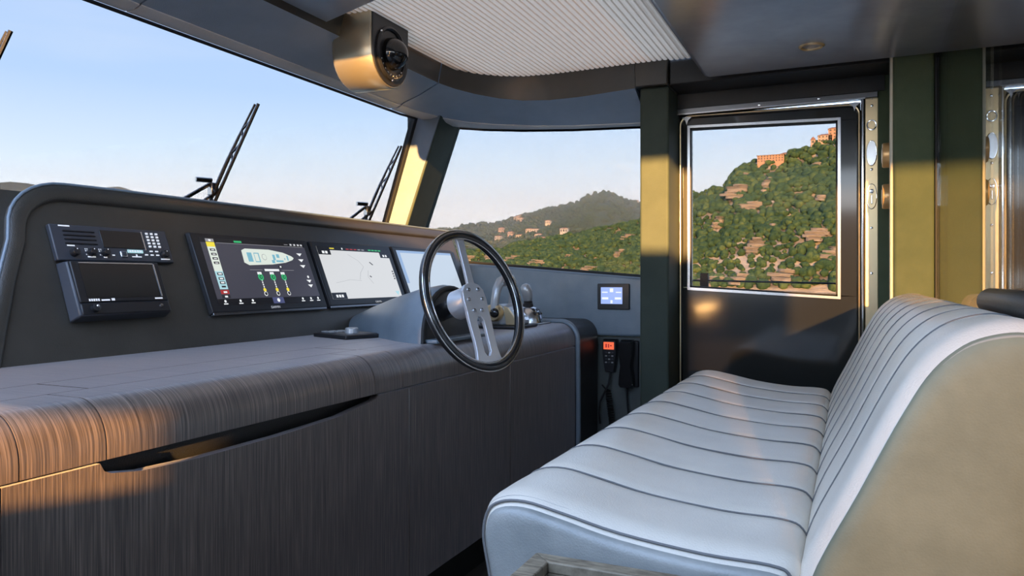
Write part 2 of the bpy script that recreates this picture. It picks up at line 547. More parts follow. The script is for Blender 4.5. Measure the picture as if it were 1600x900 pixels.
# glazing
w = thing('window_1', None, None, (-2.0, 1.2, .2), kind='structure')
MB().hexa([(-2.10, -1.2, .18), (-2.092, -1.2, .18), (-2.092, 3.12, .18), (-2.10, 3.12, .18),
           (-1.888, -1.2, .77), (-1.880, -1.2, .77), (-1.880, 3.09, .77), (-1.888, 3.09, .77)]).build('windscreen_pane', 'glass_tint', w, 0)
w = thing('window_2', None, None, (-1.3, YW, 0), kind='structure')
MB().hexa([(-2.06, YW, sill(-2.06)), (-.82, YW, sill(-.82)), (-.82, YW + .008, sill(-.82)), (-2.06, YW + .008, sill(-2.06)),
           (-1.80, YW, .78), (-.82, YW, .72), (-.82, YW + .008, .72), (-1.80, YW + .008, .78)]).build('side_pane', 'glass_tint', w, 0)

# ------------------------------------------------------------------ side door
w = thing('door_1', None, None, (-.33, 3.36, FL), kind='structure')
gx0, gx1 = -.643, -.050
gb0, gb1, gt0, gt1 = -.039, -.073, .657, .640
dx0, dx1, dz = -.688, .034, .712
y0, y1 = 3.335, 3.395
def wedge(p4, ya, yb):      # p4: (x,z) quad
    return [(p4[0][0], ya, p4[0][1]), (p4[1][0], ya, p4[1][1]), (p4[1][0], yb, p4[1][1]), (p4[0][0], yb, p4[0][1]),
            (p4[3][0], ya, p4[3][1]), (p4[2][0], ya, p4[2][1]), (p4[2][0], yb, p4[2][1]), (p4[3][0], yb, p4[3][1])]
MB().hexa(wedge([(dx0, FL + .01), (dx1, FL + .01), (dx1, gb1), (dx0, gb0)], y0, y1)).build('door_leaf', 'door_paint', w)
MB().hexa(wedge([(dx0, gb0), (gx0, gb0), (gx0, gt0), (dx0, gt0)], y0, y1)).build('stile', 'door_paint', w)
MB().hexa(wedge([(gx1, gb1), (dx1, gb1), (dx1, gt1), (gx1, gt1)], y0, y1)).build('stile', 'door_paint', w)
MB().hexa(wedge([(dx0, gt0), (dx1, gt1), (dx1, dz - .006), (dx0, dz + .004)], y0, y1)).build('top_rail', 'door_paint', w)
MB().hexa(wedge([(gx0, gb0), (gx1, gb1), (gx1, gt1), (gx0, gt0)], 3.36, 3.366)).build('pane', 'glass_tint', w, 0)
f = MB()
fw = .011
f.hexa(wedge([(gx0 - fw, gb0 - fw), (gx1 + fw, gb1 - fw), (gx1, gb1), (gx0, gb0)], 3.328, 3.35))
f.hexa(wedge([(gx0, gt0), (gx1, gt1), (gx1 + fw, gt1 + fw), (gx0 - fw, gt0 + fw)], 3.328, 3.35))
f.hexa(wedge([(gx0 - fw, gb0 - fw), (gx0, gb0), (gx0, gt0), (gx0 - fw, gt0 + fw)], 3.328, 3.35))
f.hexa(wedge([(gx1, gb1), (gx1 + fw, gb1 - fw), (gx1 + fw, gt1 + fw), (gx1, gt1)], 3.328, 3.35))
f.build('glazing_frame', 'steel', w)
f = MB()
f.hexa(wedge([(gx1 - .007, gb1), (gx1, gb1), (gx1, gt1), (gx1 - .007, gt1)], 3.335, 3.36))
f.hexa(wedge([(gx0, gb0), (gx1, gb1), (gx1, gb1 + .007), (gx0, gb0 + .007)], 3.335, 3.36))
f.hexa(wedge([(gx0, gt0 - .007), (gx1, gt1 - .007), (gx1, gt1), (gx0, gt0)], 3.335, 3.36))
f.hexa(wedge([(gx0, gb0), (gx0 + .004, gb0), (gx0 + .004, gt0), (gx0, gt0)], 3.335, 3.36))
f.build('glazing_seal', 'rubber', w)
# raised rounded rim round the leaf
rim = []
for (cx, cz, a0) in ((dx1 - .045, dz - .055, 0), (dx0 + .045, dz - .045, 90)):
    for k in range(7):
        a = math.radians(a0 + 15 * k)
        rim.append((cx + .04 * math.cos(a), 3.332, cz + .04 * math.sin(a)))
rim = [(dx1 - .005, 3.332, FL + .02)] + rim + [(dx0 + .005, 3.332, FL + .02)]
MB().tube(rim, .009, 8).build('door_rim', 'door_paint', w, 60)
MB().tube([(x, 3.322, z) for x, _, z in rim], .0035, 6).build('rim_bead', 'brass_plate', w, 60)

# door frame: head plate, polished jambs, brass lock plate
w = thing('door_frame', 'polished metal frame with brass lock plate around the side door', 'door frame', (-.3, 3.33, FL))
MB().box(-.735, .097, 3.296, 3.34, .712, .738).build('head_plate', 'steel_dark', w, bevel=.003)
MB().box(-.70, .05, 3.29, 3.30, .710, .715).build('head_bead', 'steel', w)
MB().box(.036, .047, 3.30, 3.36, FL, .715).build('jamb_strip', 'chrome', w, bevel=.003)
MB().box(.050, .097, 3.318, 3.36, FL, .738).build('lock_plate', 'brass_plate', w, bevel=.002)
MB().box(-.733, -.697, 3.335, 3.37, .10, .716).build('hinge_strip', 'chrome', w, bevel=.002)
MB().box(-.733, -.697, 3.335, 3.37, -.09, .10).build('hinge_cover', 'black_gloss', w, bevel=.002)
MB().box(-.733, -.697, 3.335, 3.37, FL, -.09).build('hinge_cover', 'wood_pale', w, bevel=.002)
MB().box(-.697, -.690, 3.325, 3.36, FL, .716).build('jamb_strip', 'brass_plate', w, bevel=.002)
MB().lathe((-.714, 3.336, .638), (0, -1, 0), [(.020, 0), (.020, .006), (.015, .012), (.011, .010), (.006, .013), (0, .013)], 20).build('hinge_cap', 'chrome', w)
MB().box(-.733, -.697, 3.328, 3.336, .563, .582).build('copper_tab', 'brass', w, bevel=.002)
f = MB()
for x, z in ((.075, .715), (.075, .685), (.074, .432), (.074, .20), (.074, .02), (-.35, .724), (-.12, .728), (-.715, .724), (-.727, .70)):
    f.lathe((x, 3.319 if x > 0 else 3.297, z), (0, -1, 0), [(.006, 0), (.005, .003), (0, .004)], 10)
f.build('screws', 'chrome', w)
MB().tube([(.074 + .016 * math.cos(k * .314), 3.315, .608 + .019 * math.sin(k * .314)) for k in range(20)], .003, 6, True).build('ring_pull', 'chrome', w)
def oval(cz, name, mat, rw=.017, rh=.048):
    f = MB()
    f.tube([(.074 + rw * math.cos(k * .2244), 3.315, cz + rh * math.sin(k * .2244)) for k in range(28)], .003, 6, True)
    o = f.build(name, 'chrome', w)
    g = MB()
    g.loft([[(.074 + rw * math.cos(k * .2244), yy, cz + rh * math.sin(k * .2244)) for k in range(28)] for yy in (3.318, 3.312)])
    g.build('escutcheon_face', mat, o)
    return o
oval(.497, 'escutcheon', 'steel')
o = oval(.325, 'escutcheon', 'brass_plate')
MB().lathe((.074, 3.312, .345), (0, -1, 0), [(.008, 0), (.008, .008), (0, .009)], 12).build('lock_barrel', 'chrome', o)
MB().box(.071, .077, 3.306, 3.313, .295, .33).build('lock_lever', 'chrome', o, bevel=.002)
for cx in (-.655, .012):   # corner diamonds of the head
    MB().loft([[(cx + dx, yy, .693 + dzz) for dx, dzz in ((-.022, .01), (0, .012), (.022, .01), (.006, -.004), (0, -.024), (-.006, -.004))] for yy in (3.325, 3.318)]).build('corner_plate', 'steel', w)
for z, lab in ((.463, 'upper'), (.308, 'lower')):
    o = thing('brass_barrel', 'brushed brass barrel on the pillar side, %s of the two beside the door' % lab, 'door stop', (.14, 3.17, z), 'brass barrels beside the door')
    MB().lathe((.137, 3.17, z), (-1, 0, 0), [(.047, 0), (.047, .026), (.044, .030), (.0, .030)], 32).build('barrel', 'brass', o, 40)
    MB().lathe((.107, 3.17, z), (-1, 0, 0), [(.030, 0), (.028, .002), (0, .002)], 24).build('end_cap', 'brass_plate', o, 40)

# ------------------------------------------------------------------ sunroof blind and ceiling panels
f = MB()
N = 46
xa, xb = -1.57, -.53
top = []
for k in range(N):
    x = xa + (xb - xa) * k / N; pt_ = (xb - xa) / N
    top += [(x, .914), (x + pt_ * .16, .902), (x + pt_ * .52, .900), (x + pt_ * .86, .902)]
top.append((xb, .914))
for y0_, y1_ in ((1.02, 3.115),):
    b0 = f.add([(x, y0_, z) for x, z in top]); b1 = f.add([(x, y1_, z) for x, z in top])
    for j in range(len(top) - 1):
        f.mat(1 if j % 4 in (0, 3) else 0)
        f.face((b0 + j, b0 + j + 1, b1 + j + 1, b1 + j))
o = f.build('pleated_blind', ['blind_fabric', 'blind_fold_shading'], None, 0)
tag(o, 'pale beige pleated blind drawn across the sunroof', 'blind')
w = thing('ceiling_panel', 'dark leather ceiling panel with small recessed downlight over the bench', 'ceiling panel', (-.1, 1.6, .79))
def rounded_slab(x0, x1, y0, y1, z0, z1, r=.03):
    f = MB(); loops = []
    for ins, z in ((.028, z0), (.010, z0 + .006), (0, z0 + .022), (0, z1)):
        lp = []
        for cx, cy, a0 in ((x1 - r, y1 - r, 0), (x0 + r, y1 - r, 90), (x0 + r, y0 + r, 180), (x1 - r, y0 + r, 270)):
            for k in range(5):
                a = math.radians(a0 + 22.5 * k)
                lp.append((cx + (r - ins * .9) * math.cos(a), cy + (r - ins * .9) * math.sin(a), z))
        loops.append(lp)
    return f.loft(loops)
rounded_slab(-.535, 2.0, 1.15, 3.045, .79, .93).build('padded_board', 'ceiling_leather', w, 50)
o = MB().lathe((-.123, 2.76, .792), (0, 0, -1), [(.042, -.002), (.042, .004), (.036, .008), (.031, .004), (.031, -.0)], 32, False).build('downlight_ring', 'brass_plate', w, 60)
MB().lathe((-.123, 2.76, .793), (0, 0, -1), [(.031, 0), (.0, .001)], 24).build('downlight_lens', 'black_gloss', o)

o = thing('overhead_console', 'leather overhead console panel tinted sky-reflection blue beside the dome camera', 'ceiling panel', (-1.3, 1.3, .86))
pts = [(-1.63, 2.07), (-1.30, 1.955), (-.95, 1.80), (-.95, 1.3), (-1.63, 1.3)]
f = MB()
f.loft([[(x + (.015 if x < -1.5 else -.015), y - .02, .855) for x, y in pts], [(x, y, .868) for x, y in pts], [(x, y, .925) for x, y in pts]])
f.build('padded_board', 'leather_header_skylit', o, 30, .008, 3)

# dome camera hanging from the header
w = thing('dome_camera', 'dome camera in a bronze U-shaped housing hanging from the header', 'camera', (-1.53, 2.24, .9))
yc, zc, rr = 2.24, .785, .12
def ushape(r, x, top=.925):
    lp = [(x, yc + r, top)]
    for k in range(17):
        a = -math.pi * k / 16
        lp.append((x, yc + r * math.cos(a), zc + r * math.sin(a)))
    lp.append((x, yc - r, top))
    return lp
MB().loft([ushape(.108, -1.64), ushape(.119, -1.625), ushape(.119, -1.48), ushape(.115, -1.474)]).build('housing', 'gold_paint', w, 40)
MB().loft([ushape(.112, -1.476), ushape(.110, -1.470)]).build('face_plate', 'black_plastic', w, 40)
MB().lathe((-1.470, yc, zc), (1, 0, 0), [(.094, 0), (.094, .006), (.086, .010), (.080, .004)], 36, False).build('dome_ring', 'black_plastic', w, 40)
MB().lathe((-1.468, yc, zc), (1, 0, 0), [(.056 * math.cos(a * .157), .056 * math.sin(a * .157) * 1.05) for a in range(11)], 32).build('dome', 'black_gloss', w, 60)
f = MB()
for k in range(9):
    a = -2.7 + k * .24
    f.lathe((-1.465, yc + .076 * math.cos(a), zc + .076 * math.sin(a)), (1, 0, 0), [(.0035, 0), (.003, .003), (0, .004)], 8)
f.build('sensor_dots', 'chrome', w)
for a in (2.4, .5, -1.57):
    MB().lathe((-1.465, yc + .092 * math.cos(a), zc + .092 * math.sin(a)), (1, 0, 0), [(.005, 0), (.004, .003), (0, .004)], 10).build('screw', 'chrome', w)

# ------------------------------------------------------------------ helm console
A = Vector((-1.65, 0, -.19)); B = Vector((-1.815, 0, .219))
PL = (B - A).length
PD = (B - A) / PL
PN = Vector((PD.z, 0, -PD.x))
def PP(y, s, h=0.0):
    p = A + PD * s + PN * h
    return (p.x, y, p.z)
def pbox(mb, ya, yb, s0, s1, h0, h1):
    return mb.hexa([PP(ya, s0, h0), PP(yb, s0, h0), PP(yb, s1, h0), PP(ya, s1, h0),
                    PP(ya, s0, h1), PP(yb, s0, h1), PP(yb, s1, h1), PP(ya, s1, h1)])
def pflat(mb, ya, yb, s0, s1, h):
    return mb.quad(PP(ya, s0, h), PP(yb, s0, h), PP(yb, s1, h), PP(ya, s1, h))

ZT = -.19
CX = -1.06
con = thing('helm_console', 'dark wood-veneer helm console with leather instrument panel under the windscreen', 'console', (-1.4, 1.5, FL))
# cabinet front panels (vertical joints) and the bullnose sections above them
YE = 3.01
cuts = [-.45, .655, 1.70, 2.345, YE]
for i, (ya, yb) in enumerate(zip(cuts[:-1], cuts[1:])):
    g = .0015
    if i == 1:      # the long drawer with the finger groove under the bullnose
        ed = [(ya + g, -.815), (yb - g, -.815), (yb - g, -.287), (1.56, -.287), (1.545, -.297), (1.40, -.314), (1.2, -.320), (1.0, -.320), (.88, -.315), (.825, -.306), (.812, -.300), (.805, -.287), (ya + g, -.287)]
        MB().loft([[(CX - .02, y, z) for y, z in ed], [(CX, y, z) for y, z in ed]]).build('front_panel', 'wood_veneer', con, 30)
        MB().box(CX - .06, CX - .045, .79, 1.56, -.36, -.24).build('groove_back', 'leather_black', con)
        MB().box(CX - .045, CX - .02, .79, 1.56, -.36, -.345).build('groove_floor', 'leather_black', con)
    else:
        MB().box(CX - .02, CX, ya + g, yb - g, -.815, -.287).build('front_panel', 'wood_veneer', con, bevel=.0015)
MB().box(-1.64, CX - .062, -.44, YE, -.815, -.225).build('carcass', 'leather_black', con)
MB().box(-1.60, CX - .09, -.44, YE, FL, -.815).build('toe_kick', 'leather_black', con)
# rounded edge + worktop
arc = []
for k in range(11):
    a = math.radians(90 * k / 10)
    arc.append((-1.125 + .065 * math.sin(a), -.262 + .072 * math.cos(a)))
nose = [(-1.20, ZT)] + arc + [(CX, -.283), (CX - .03, -.283), (CX - .03, -.262), (-1.20, -.225)]
MB().box(CX - .062, CX - .021, -.44, .78, -.80, -.285).build('carcass', 'leather_black', con)
ncuts = [-.45, .68, .816, 1.545, 1.67, YE]
for ya, yb in zip(ncuts[:-1], ncuts[1:]):
    MB().prism_y(nose, ya + .0013, yb - .0013).build('bullnose_edge', 'wood_veneer', con, 40)
MB().box(-1.66, -1.339, -.45, YE, -.22, ZT).build('worktop', 'wood_veneer', con)
MB().box(-1.337, -1.202, -.45, .888, -.22, ZT).build('worktop', 'wood_veneer', con)
MB().box(-1.337, -1.202, .892, 1.66, -.22, ZT).build('worktop_lid', 'wood_veneer', con)
MB().box(-1.337, -1.202, 1.664, YE, -.22, ZT).build('worktop', 'wood_veneer', con)
# leather-wrapped end of the console with its piped edge
prof_end = [(-1.66, FL), (CX + .004, FL), (CX + .004, -.262)] + [(x + .005 * math.sin(math.radians(9 * i)), z + .005 * math.cos(math.radians(9 * i))) for i, (x, z) in enumerate(arc[::-1])] + [(-1.66, ZT + .005)]
prof_end = [(-1.66, FL), (CX + .004, FL), (CX + .006, -.262)] + [(-1.125 + .071 * math.sin(math.radians(9 * k)), -.262 + .078 * math.cos(math.radians(9 * k))) for k in range(10, -1, -1)] + [(-1.66, ZT + .006)]
MB().prism_y(prof_end, YE + .002, 3.298).build('end_wrap', 'leather_black', con, 40)
MB().tube([(x, YE + .012, z) for x, z in [(CX + .008, FL + .02), (CX + .008, -.5)] + prof_end[2:]], .012, 10).build('edge_piping', 'leather_blue', con, 60)
# instrument panel: recessed leather face and raised rounded surround
MB().hexa([PP(.98, 0, -.05), PP(3.29, 0, -.05), PP(3.29, PL - .012, -.05), PP(1.0, PL - .012, -.05),
           PP(1.00, 0, 0), PP(3.29, 0, 0), PP(3.29, PL - .012, 0), PP(1.05, PL - .012, 0)]).build('instrument_panel', 'leather_dark', con)
# surround swept along: up the near edge, round the corner and along the top
def edge_path(off):
    '''inner edge line of the surround in panel coordinates (y, s), moved outwards by off'''
    p = [(1.018, -.004, -1, 0), (1.06, .10, -1, 0), (1.105, .21, -1, .0), (1.145, .295, -1, .05)]
    cx, cs, ry, rs = 1.275, .315, .122, .095
    for k in range(1, 9):
        a = math.radians(175 - 10.6 * k)
        p.append((cx + ry * math.cos(a), cs + rs * math.sin(a), math.cos(a), math.sin(a)))
    p += [(1.40, .411, 0, 1), (2.2, .409, 0, 1), (3.29, .405, 0, 1)]
    return [(y + ny * off, s_ + ns * off) for y, s_, ny, ns in p]
e0, e1_, e2_, e3_, e4_ = edge_path(0), edge_path(.004), edge_path(.012), edge_path(.040), edge_path(.050)
f = MB()
f.loft([[PP(*e0[i], -.004), PP(*e1_[i], .008), PP(*e2_[i], .013), PP(*e3_[i], .013), PP(*e4_[i], .004), PP(*e4_[i], -.07), PP(*e0[i], -.07)] for i in range(len(e0))])
f.build('surround', 'leather_dark', con, 50)
MB().tube([PP(*q, .010) for q in edge_path(.047)], .004, 8).build('surround_piping', 'leather_blue', con, 60)
# coaming_shelf from the surround to the glass
MB().hexa([(-1.84, 1.25, .13), (-1.84, 3.29, .13), (-2.10, 3.29, .13), (-2.10, 1.25, .13),
           (-1.85, 1.25, .205), (-1.85, 3.29, .205), (-2.09, 3.29, .185), (-2.09, 1.25, .185)]).build('coaming_shelf', 'leather_black', con)
MB().box(-2.10, -1.98, -.45, 1.10, -.22, .10).build('coaming_shelf', 'leather_dark', con, bevel=.02)
MB().hexa([(-2.10, .93, -.2), (-1.675, .975, -.2), (-1.675, 1.10, -.2), (-2.1, 1.10, -.2),
           (-2.10, 1.14, .16), (-1.825, 1.13, .16), (-1.825, 1.24, .16), (-2.1, 1.24, .16)]).build('end_cheek', 'leather_dark', con, bevel=.02, seg=3)
# steering binnacle: half cone of blue-grey leather opening towards the wheel
MOUTH = (2.055, .172, .168)
def arch(x, yc, hw, hz, n=18, z0=ZT):
    return [(x, yc - hw * math.cos(math.pi * k / n), z0 + hz * math.sin(math.pi * k / n) ** .8) for k in range(n + 1)]
sec = [(-1.135, 2.055, .172, .168), (-1.16, 2.060, .176, .170), (-1.25, 2.10, .168, .158), (-1.40, 2.19, .145, .128), (-1.55, 2.28, .115, .092), (-1.70, 2.36, .08, .05)]
MB().loft([arch(*q) for q in sec]).build('binnacle', 'leather_blue', con, 50)
MB().tube(arch(-1.133, 2.055, .164, .160), .007, 8).build('binnacle_piping', 'rubber', con, 60)
MB().loft([arch(-1.134, 2.055, .158, .154), arch(-1.128, 2.055, .150, .146)]).build('binnacle_face', 'leather_black', con, 40)
MB().box(-1.14, -1.09, 1.90, 2.22, ZT, ZT + .012).build('binnacle_foot', 'leather_blue', con, bevel=.003)

# ------------------------------------------------------------------ instruments
UPV = Vector(PD); YV = Vector((0, 1, 0))
def mon(name, label, ya, yb, s0, s1, group):
    o = thing(name, label, 'display', PP((ya + yb) / 2, s0, 0), group)
    f = MB()
    f.hexa([PP(ya, s0, 0), PP(yb, s0, 0), PP(yb, s1, 0), PP(ya, s1, 0),
            PP(ya + .004, s0 + .004, .016), PP(yb - .004, s0 + .004, .016), PP(yb - .004, s1 - .004, .016), PP(ya + .004, s1 - .004, .016)])
    f.build('bezel', 'black_plastic', o, bevel=.003)
    e = MB()
    pbox(e, ya + .006, yb - .006, s0 - .004, s0 + .006, 0, .014)
    e.build('bezel_edge', 'steel_dark', o, bevel=.002)
    return o
HS = .0166
# -- system monitor
m1 = mon('system_monitor', 'chart-plotter monitor showing a yacht plan and engine readouts', 1.622, 2.148, .088, .348, 'helm monitors')
ya, yb, s0, s1 = 1.655, 2.120, .112, .330
o = MB(); pflat(o, ya, yb, s0, s1, HS); scrn = o.build('screen', 'px_bg', m1, 0)
mats = ['px_white', 'px_dark', 'px_yellow', 'px_cream', 'px_lblue', 'px_red', 'px_green', 'px_blue', 'px_grey', 'px_bar', 'px_navy']
MI = {k: i for i, k in enumerate(mats)}
g = MB()
lv = [0]
def R(a0, a1, b0, b1, mt, lift=1):
    g.mat(MI[mt]); pflat(g, ya + (yb - ya) * a0, ya + (yb - ya) * a1, s0 + (s1 - s0) * b0, s0 + (s1 - s0) * b1, HS + .0004 * lift)
def Pg(pts, mt, lift=1):
    g.mat(MI[mt]); b = g.add([PP(ya + (yb - ya) * a, s0 + (s1 - s0) * q, HS + .0004 * lift) for a, q in pts]); g.face(range(b, b + len(pts)))
def Cc(a, q, r, mt, lift=1, n=14):
    asp = (s1 - s0) / (yb - ya)
    Pg([(a + r * asp * math.cos(6.2832 * k / n), q + r * math.sin(6.2832 * k / n)) for k in range(n)], mt, lift)
R(0, 1, 0, .095, 'px_bar'); R(0, 1, .93, 1.0, 'px_bar')
R(.045, .115, .94, .985, 'px_grey', 2); R(.07, .09, .945, .975, 'px_white', 3)
R(.045, .115, .865, .935, 'px_yellow', 2)
R(.045, .115, .50, .865, 'px_cream', 2); R(.045, .115, .235, .50, 'px_lblue', 2); R(.045, .115, .165, .225, 'px_red', 2); R(.045, .115, .105, .155, 'px_dark', 2)
for q in (.80, .735, .67, .605): R(.06, .105, q, q + .035, 'px_dark', 3); R(.07, .095, q + .01, q + .022, 'px_white', 4)
for q in (.44, .37, .31): R(.06, .105, q, q + .04, 'px_dark', 3); R(.068, .097, q + .01, q + .03, 'px_white', 4)
R(.065, .10, .26, .285, 'px_dark', 3); R(.068, .097, .18, .205, 'px_white', 3); R(.068, .092, .115, .14, 'px_white', 3)
R(.29, .36, .945, .975, 'px_green', 2); R(.13, .98, .925, .931, 'px_grey', 2)
for a in (.84, .88, .92, .955): R(a, a + .025, .945, .98, 'px_grey', 2); R(a + .008, a + .018, .952, .972, 'px_white', 3)
R(.78, .82, .955, .965, 'px_grey', 2)
Pg([(.33, .64), (.335, .83), (.37, .86), (.60, .86), (.74, .82), (.82, .765), (.84, .735), (.82, .70), (.74, .655), (.60, .62), (.37, .60)], 'px_cream', 2)
R(.375, .42, .655, .80, 'px_blue', 3)
R(.44, .445, .65, .80, 'px_blue', 3); R(.445, .49, .785, .80, 'px_blue', 3); R(.445, .49, .65, .665, 'px_blue', 3); R(.48, .49, .665, .785, 'px_blue', 3)
Cc(.535, .735, .05, 'px_grey', 3); Cc(.535, .735, .043, 'px_cream', 4)
R(.60, .63, .64, .69, 'px_blue', 3); R(.62, .645, .69, .78, 'px_blue', 3); R(.645, .72, .66, .69, 'px_blue', 3); R(.66, .69, .73, .79, 'px_blue', 3)
R(.735, .745, .70, .73, 'px_blue', 3); R(.765, .78, .69, .77, 'px_blue', 3)
R(.36, .48, .525, .531, 'px_grey', 2); R(.50, .645, .51, .545, 'px_white', 2); R(.67, .80, .525, .531, 'px_grey', 2); R(.65, .69, .56, .60, 'px_dark', 2); R(.662, .678, .57, .595, 'px_white', 3)
for a in (.435, .555, .665):
    R(a - .015, a + .025, .455, .495, 'px_white', 2)
    Cc(a + .008, .415, .055, 'px_green', 2); Cc(a + .008, .415, .03, 'px_dark', 3); Cc(a + .008, .415, .018, 'px_green', 4)
    for k in range(4): R(a + .004, a + .014, .25 + .035 * k, .275 + .035 * k, 'px_white', 2)
    Cc(a + .008, .215, .03, 'px_yellow', 2); Cc(a + .008, .155, .036, 'px_white', 2); Cc(a + .008, .155, .026, 'px_dark', 3)
for q in (.77, .67, .57): Pg([(.885, q + .05), (.945, q + .05), (.915, q)], 'px_white', 2)
Cc(.935, .42, .022, 'px_white', 2)
for q in (.32, .24): Pg([(.905, q + .05), (.96, q + .05), (.933, q)], 'px_white', 2)
R(.49, .60, 0, .095, 'px_navy', 2); Cc(.545, .05, .03, 'px_white', 3)
for a in (.06, .19, .30, .80, .89, .97): R(a - .018, a + .018, .015, .03, 'px_white', 2); Cc(a, .06, .02, 'px_white', 2)
g.build('screen_graphics', mats, m1, 0)
text_part('GARMIN', 'brand_lettering', 'white_print', m1, PP(1.865, .0965, HS + .0004), YV, UPV, .011)

# -- chart monitor
m2 = mon('chart_monitor', 'chart-plotter monitor showing a pale grey sea chart', 2.160, 2.672, .090, .346, 'helm monitors')
ya, yb, s0, s1 = 2.188, 2.640, .118, .325
o = MB(); pflat(o, ya, yb, s0, s1, HS); o.build('screen', 'px_chart', m2, 0)
mats = ['px_white', 'px_dark', 'px_yellow', 'px_green', 'px_red', 'px_line', 'px_bar', 'px_lblue', 'px_grey']
MI = {k: i for i, k in enumerate(mats)}
g = MB()
R(0, 1, .93, 1, 'px_bar')
R(0, .16, .84, .93, 'px_bar'); R(.86, 1, .82, .93, 'px_bar'); R(0, .19, 0, .12, 'px_bar')
for a in (.05, .09): R(a, a + .03, .86, .91, 'px_white', 2)
for a in (.90, .94): R(a, a + .025, .84, .885, 'px_white', 2)
for a in (.05, .085, .12): R(a, a + .025, .03, .08, 'px_white', 2)
R(.16, .22, .955, .975, 'px_yellow', 2); R(.32, .335, .95, .985, 'px_white', 2)
for k in range(5): R(.38 + .055 * k, .42 + .055 * k, .955, .975, 'px_red' if k < 3 else 'px_grey', 2)
for k in range(4): R(.70 + .05 * k, .74 + .05 * k, .955, .98, 'px_green', 2)
def line(p, q, wd=.004, mt='px_line'):
    dx, dy = q[0] - p[0], q[1] - p[1]; l = math.hypot(dx, dy); nx, ny = -dy / l * wd, dx / l * wd
    Pg([(p[0] - nx, p[1] - ny), (q[0] - nx, q[1] - ny), (q[0] + nx, q[1] + ny), (p[0] + nx, p[1] + ny)], mt, 2)
for pts in ([(.38, .86), (.50, .74), (.55, .62), (.48, .5), (.44, .36)], [(.60, .55), (.57, .42), (.62, .28)], [(.10, .3), (.3, .36), (.46, .34)]):
    for p, q in zip(pts, pts[1:]): line(p, q, .0025)
line((.66, .72), (.70, .66), .008, 'px_dark'); line((.60, .44), (.62, .41), .008, 'px_dark')
for q in (.52, .47, .42, .37): R(.965, .985, q, q + .03, 'px_dark', 2)
Pg([(.91, .12), (.98, .12), (.945, .03)], 'px_lblue', 2)
g.build('screen_graphics', mats, m2, 0)
text_part('GARMIN', 'brand_lettering', 'white_print', m2, PP(2.44, .098, HS + .0004), YV, UPV, .011)

# -- monitor behind the wheel, mirrored sky painted as screen glow
m3 = mon('side_monitor', 'chart-plotter monitor with a sky reflection painted on its glowing screen behind the steering wheel', 2.684, 3.212, .090, .347, 'helm monitors')
ya, yb, s0, s1 = 2.712, 3.185, .112, .327
o = MB(); pflat(o, ya, yb, s0, s1, HS); o.build('screen', 'px_pale_reflection', m3, 0)
mats = ['px_sky_reflection']
MI = {'px_sky_reflection': 0}
g = MB(); R(0, 1, .95, 1, 'px_sky_reflection'); R(0, .05, .3, .95, 'px_sky_reflection'); g.build('screen_graphics', mats, m3, 0)

# -- radio
rd = thing('marine_radio', 'slate-grey marine radio with speaker grille, knobs and keypad', 'radio', PP(1.37, .247, 0))
f = MB(); pbox(f, 1.202, 1.542, .247, .343, 0, .014); f.build('faceplate', 'slate_plastic', rd, bevel=.003)
hs = .0144
for q in (.327, .316, .305, .294):
    f = MB(); pbox(f, 1.232, 1.318, q - .0035, q, .013, .017); f.build('grille_slat', 'black_plastic', rd, bevel=.001)
f = MB(); pbox(f, 1.333, 1.455, .284, .333, .013, .0155); f.build('lcd', 'screen_off', rd, bevel=.001)
f = MB(); pbox(f, 1.4555, 1.459, .280, .334, .013, .017); f.build('lcd_trim', 'steel', rd)
for y, s_, r in ((1.247, .2665, .0105), (1.293, .268, .010), (1.331, .268, .010), (1.513, .269, .011)):
    k = MB().lathe(PP(y, s_, .014), PN, [(r, 0), (r * .95, .012), (r * .8, .015), (0, .0155)], 20).build('knob', 'black_plastic', rd, 40)
    MB().lathe(PP(y + .001, s_ + r * .5, .0295), PN, [(.0016, 0), (0, .0006)], 8).build('knob_mark', 'white_print', k)
f = MB()
for y in (1.282, 1.287, 1.32, 1.325):
    for dq in (.272, .277, .262): pflat(f, y - .003, y - .0005, dq, dq + .003, hs)
for y, q, wd in ((1.235, .2845, .02), (1.225, .337, .03), (1.282, .2555, .022), (1.326, .2555, .01), (1.50, .2545, .03), (1.352, .262, .008)): pflat(f, y, y + wd, q, q + .0035, hs)
f.build('print_marks', 'white_print', rd, 0, kind='stuff')
for r_, q in enumerate((.331, .3215, .312, .3025, .293)):
    for c_ in range(3):
        y = 1.472 + .0155 * c_
        f = MB(); pbox(f, y, y + .007, q - .003, q + .002, .013, .0165); f.build('key', 'white_print', rd)
for y, q in ((1.47, .279), (1.488, .279), (1.452, .268), (1.47, .268), (1.488, .268)):
    f = MB(); pbox(f, y, y + .009, q - .0025, q + .001, .013, .016); f.build('key', 'white_print', rd)
f = MB(); pbox(f, 1.376, 1.396, .258, .276, .013, .018); k = f.build('select_button', 'steel', rd, bevel=.003)
f = MB(); pbox(f, 1.380, 1.392, .2615, .2735, .018, .0195); f.build('button_face', 'slate_plastic', k, bevel=.002)
f = MB(); pbox(f, 1.40, 1.448, .2715, .281, .013, .0165); f.build('status_strip', 'px_lblue', rd, bevel=.002)
f = MB()
for k in range(5): pflat(f, 1.404 + .008 * k, 1.409 + .008 * k, .2735, .2785, .0169)
f.build('strip_marks', 'white_print', rd, 0)
f = MB(); pflat(f, 1.41, 1.44, .2595, .2625, hs); pflat(f, 1.423, 1.428, .2625, .268, hs); f.build('emblem_mark', 'white_print', rd, 0)

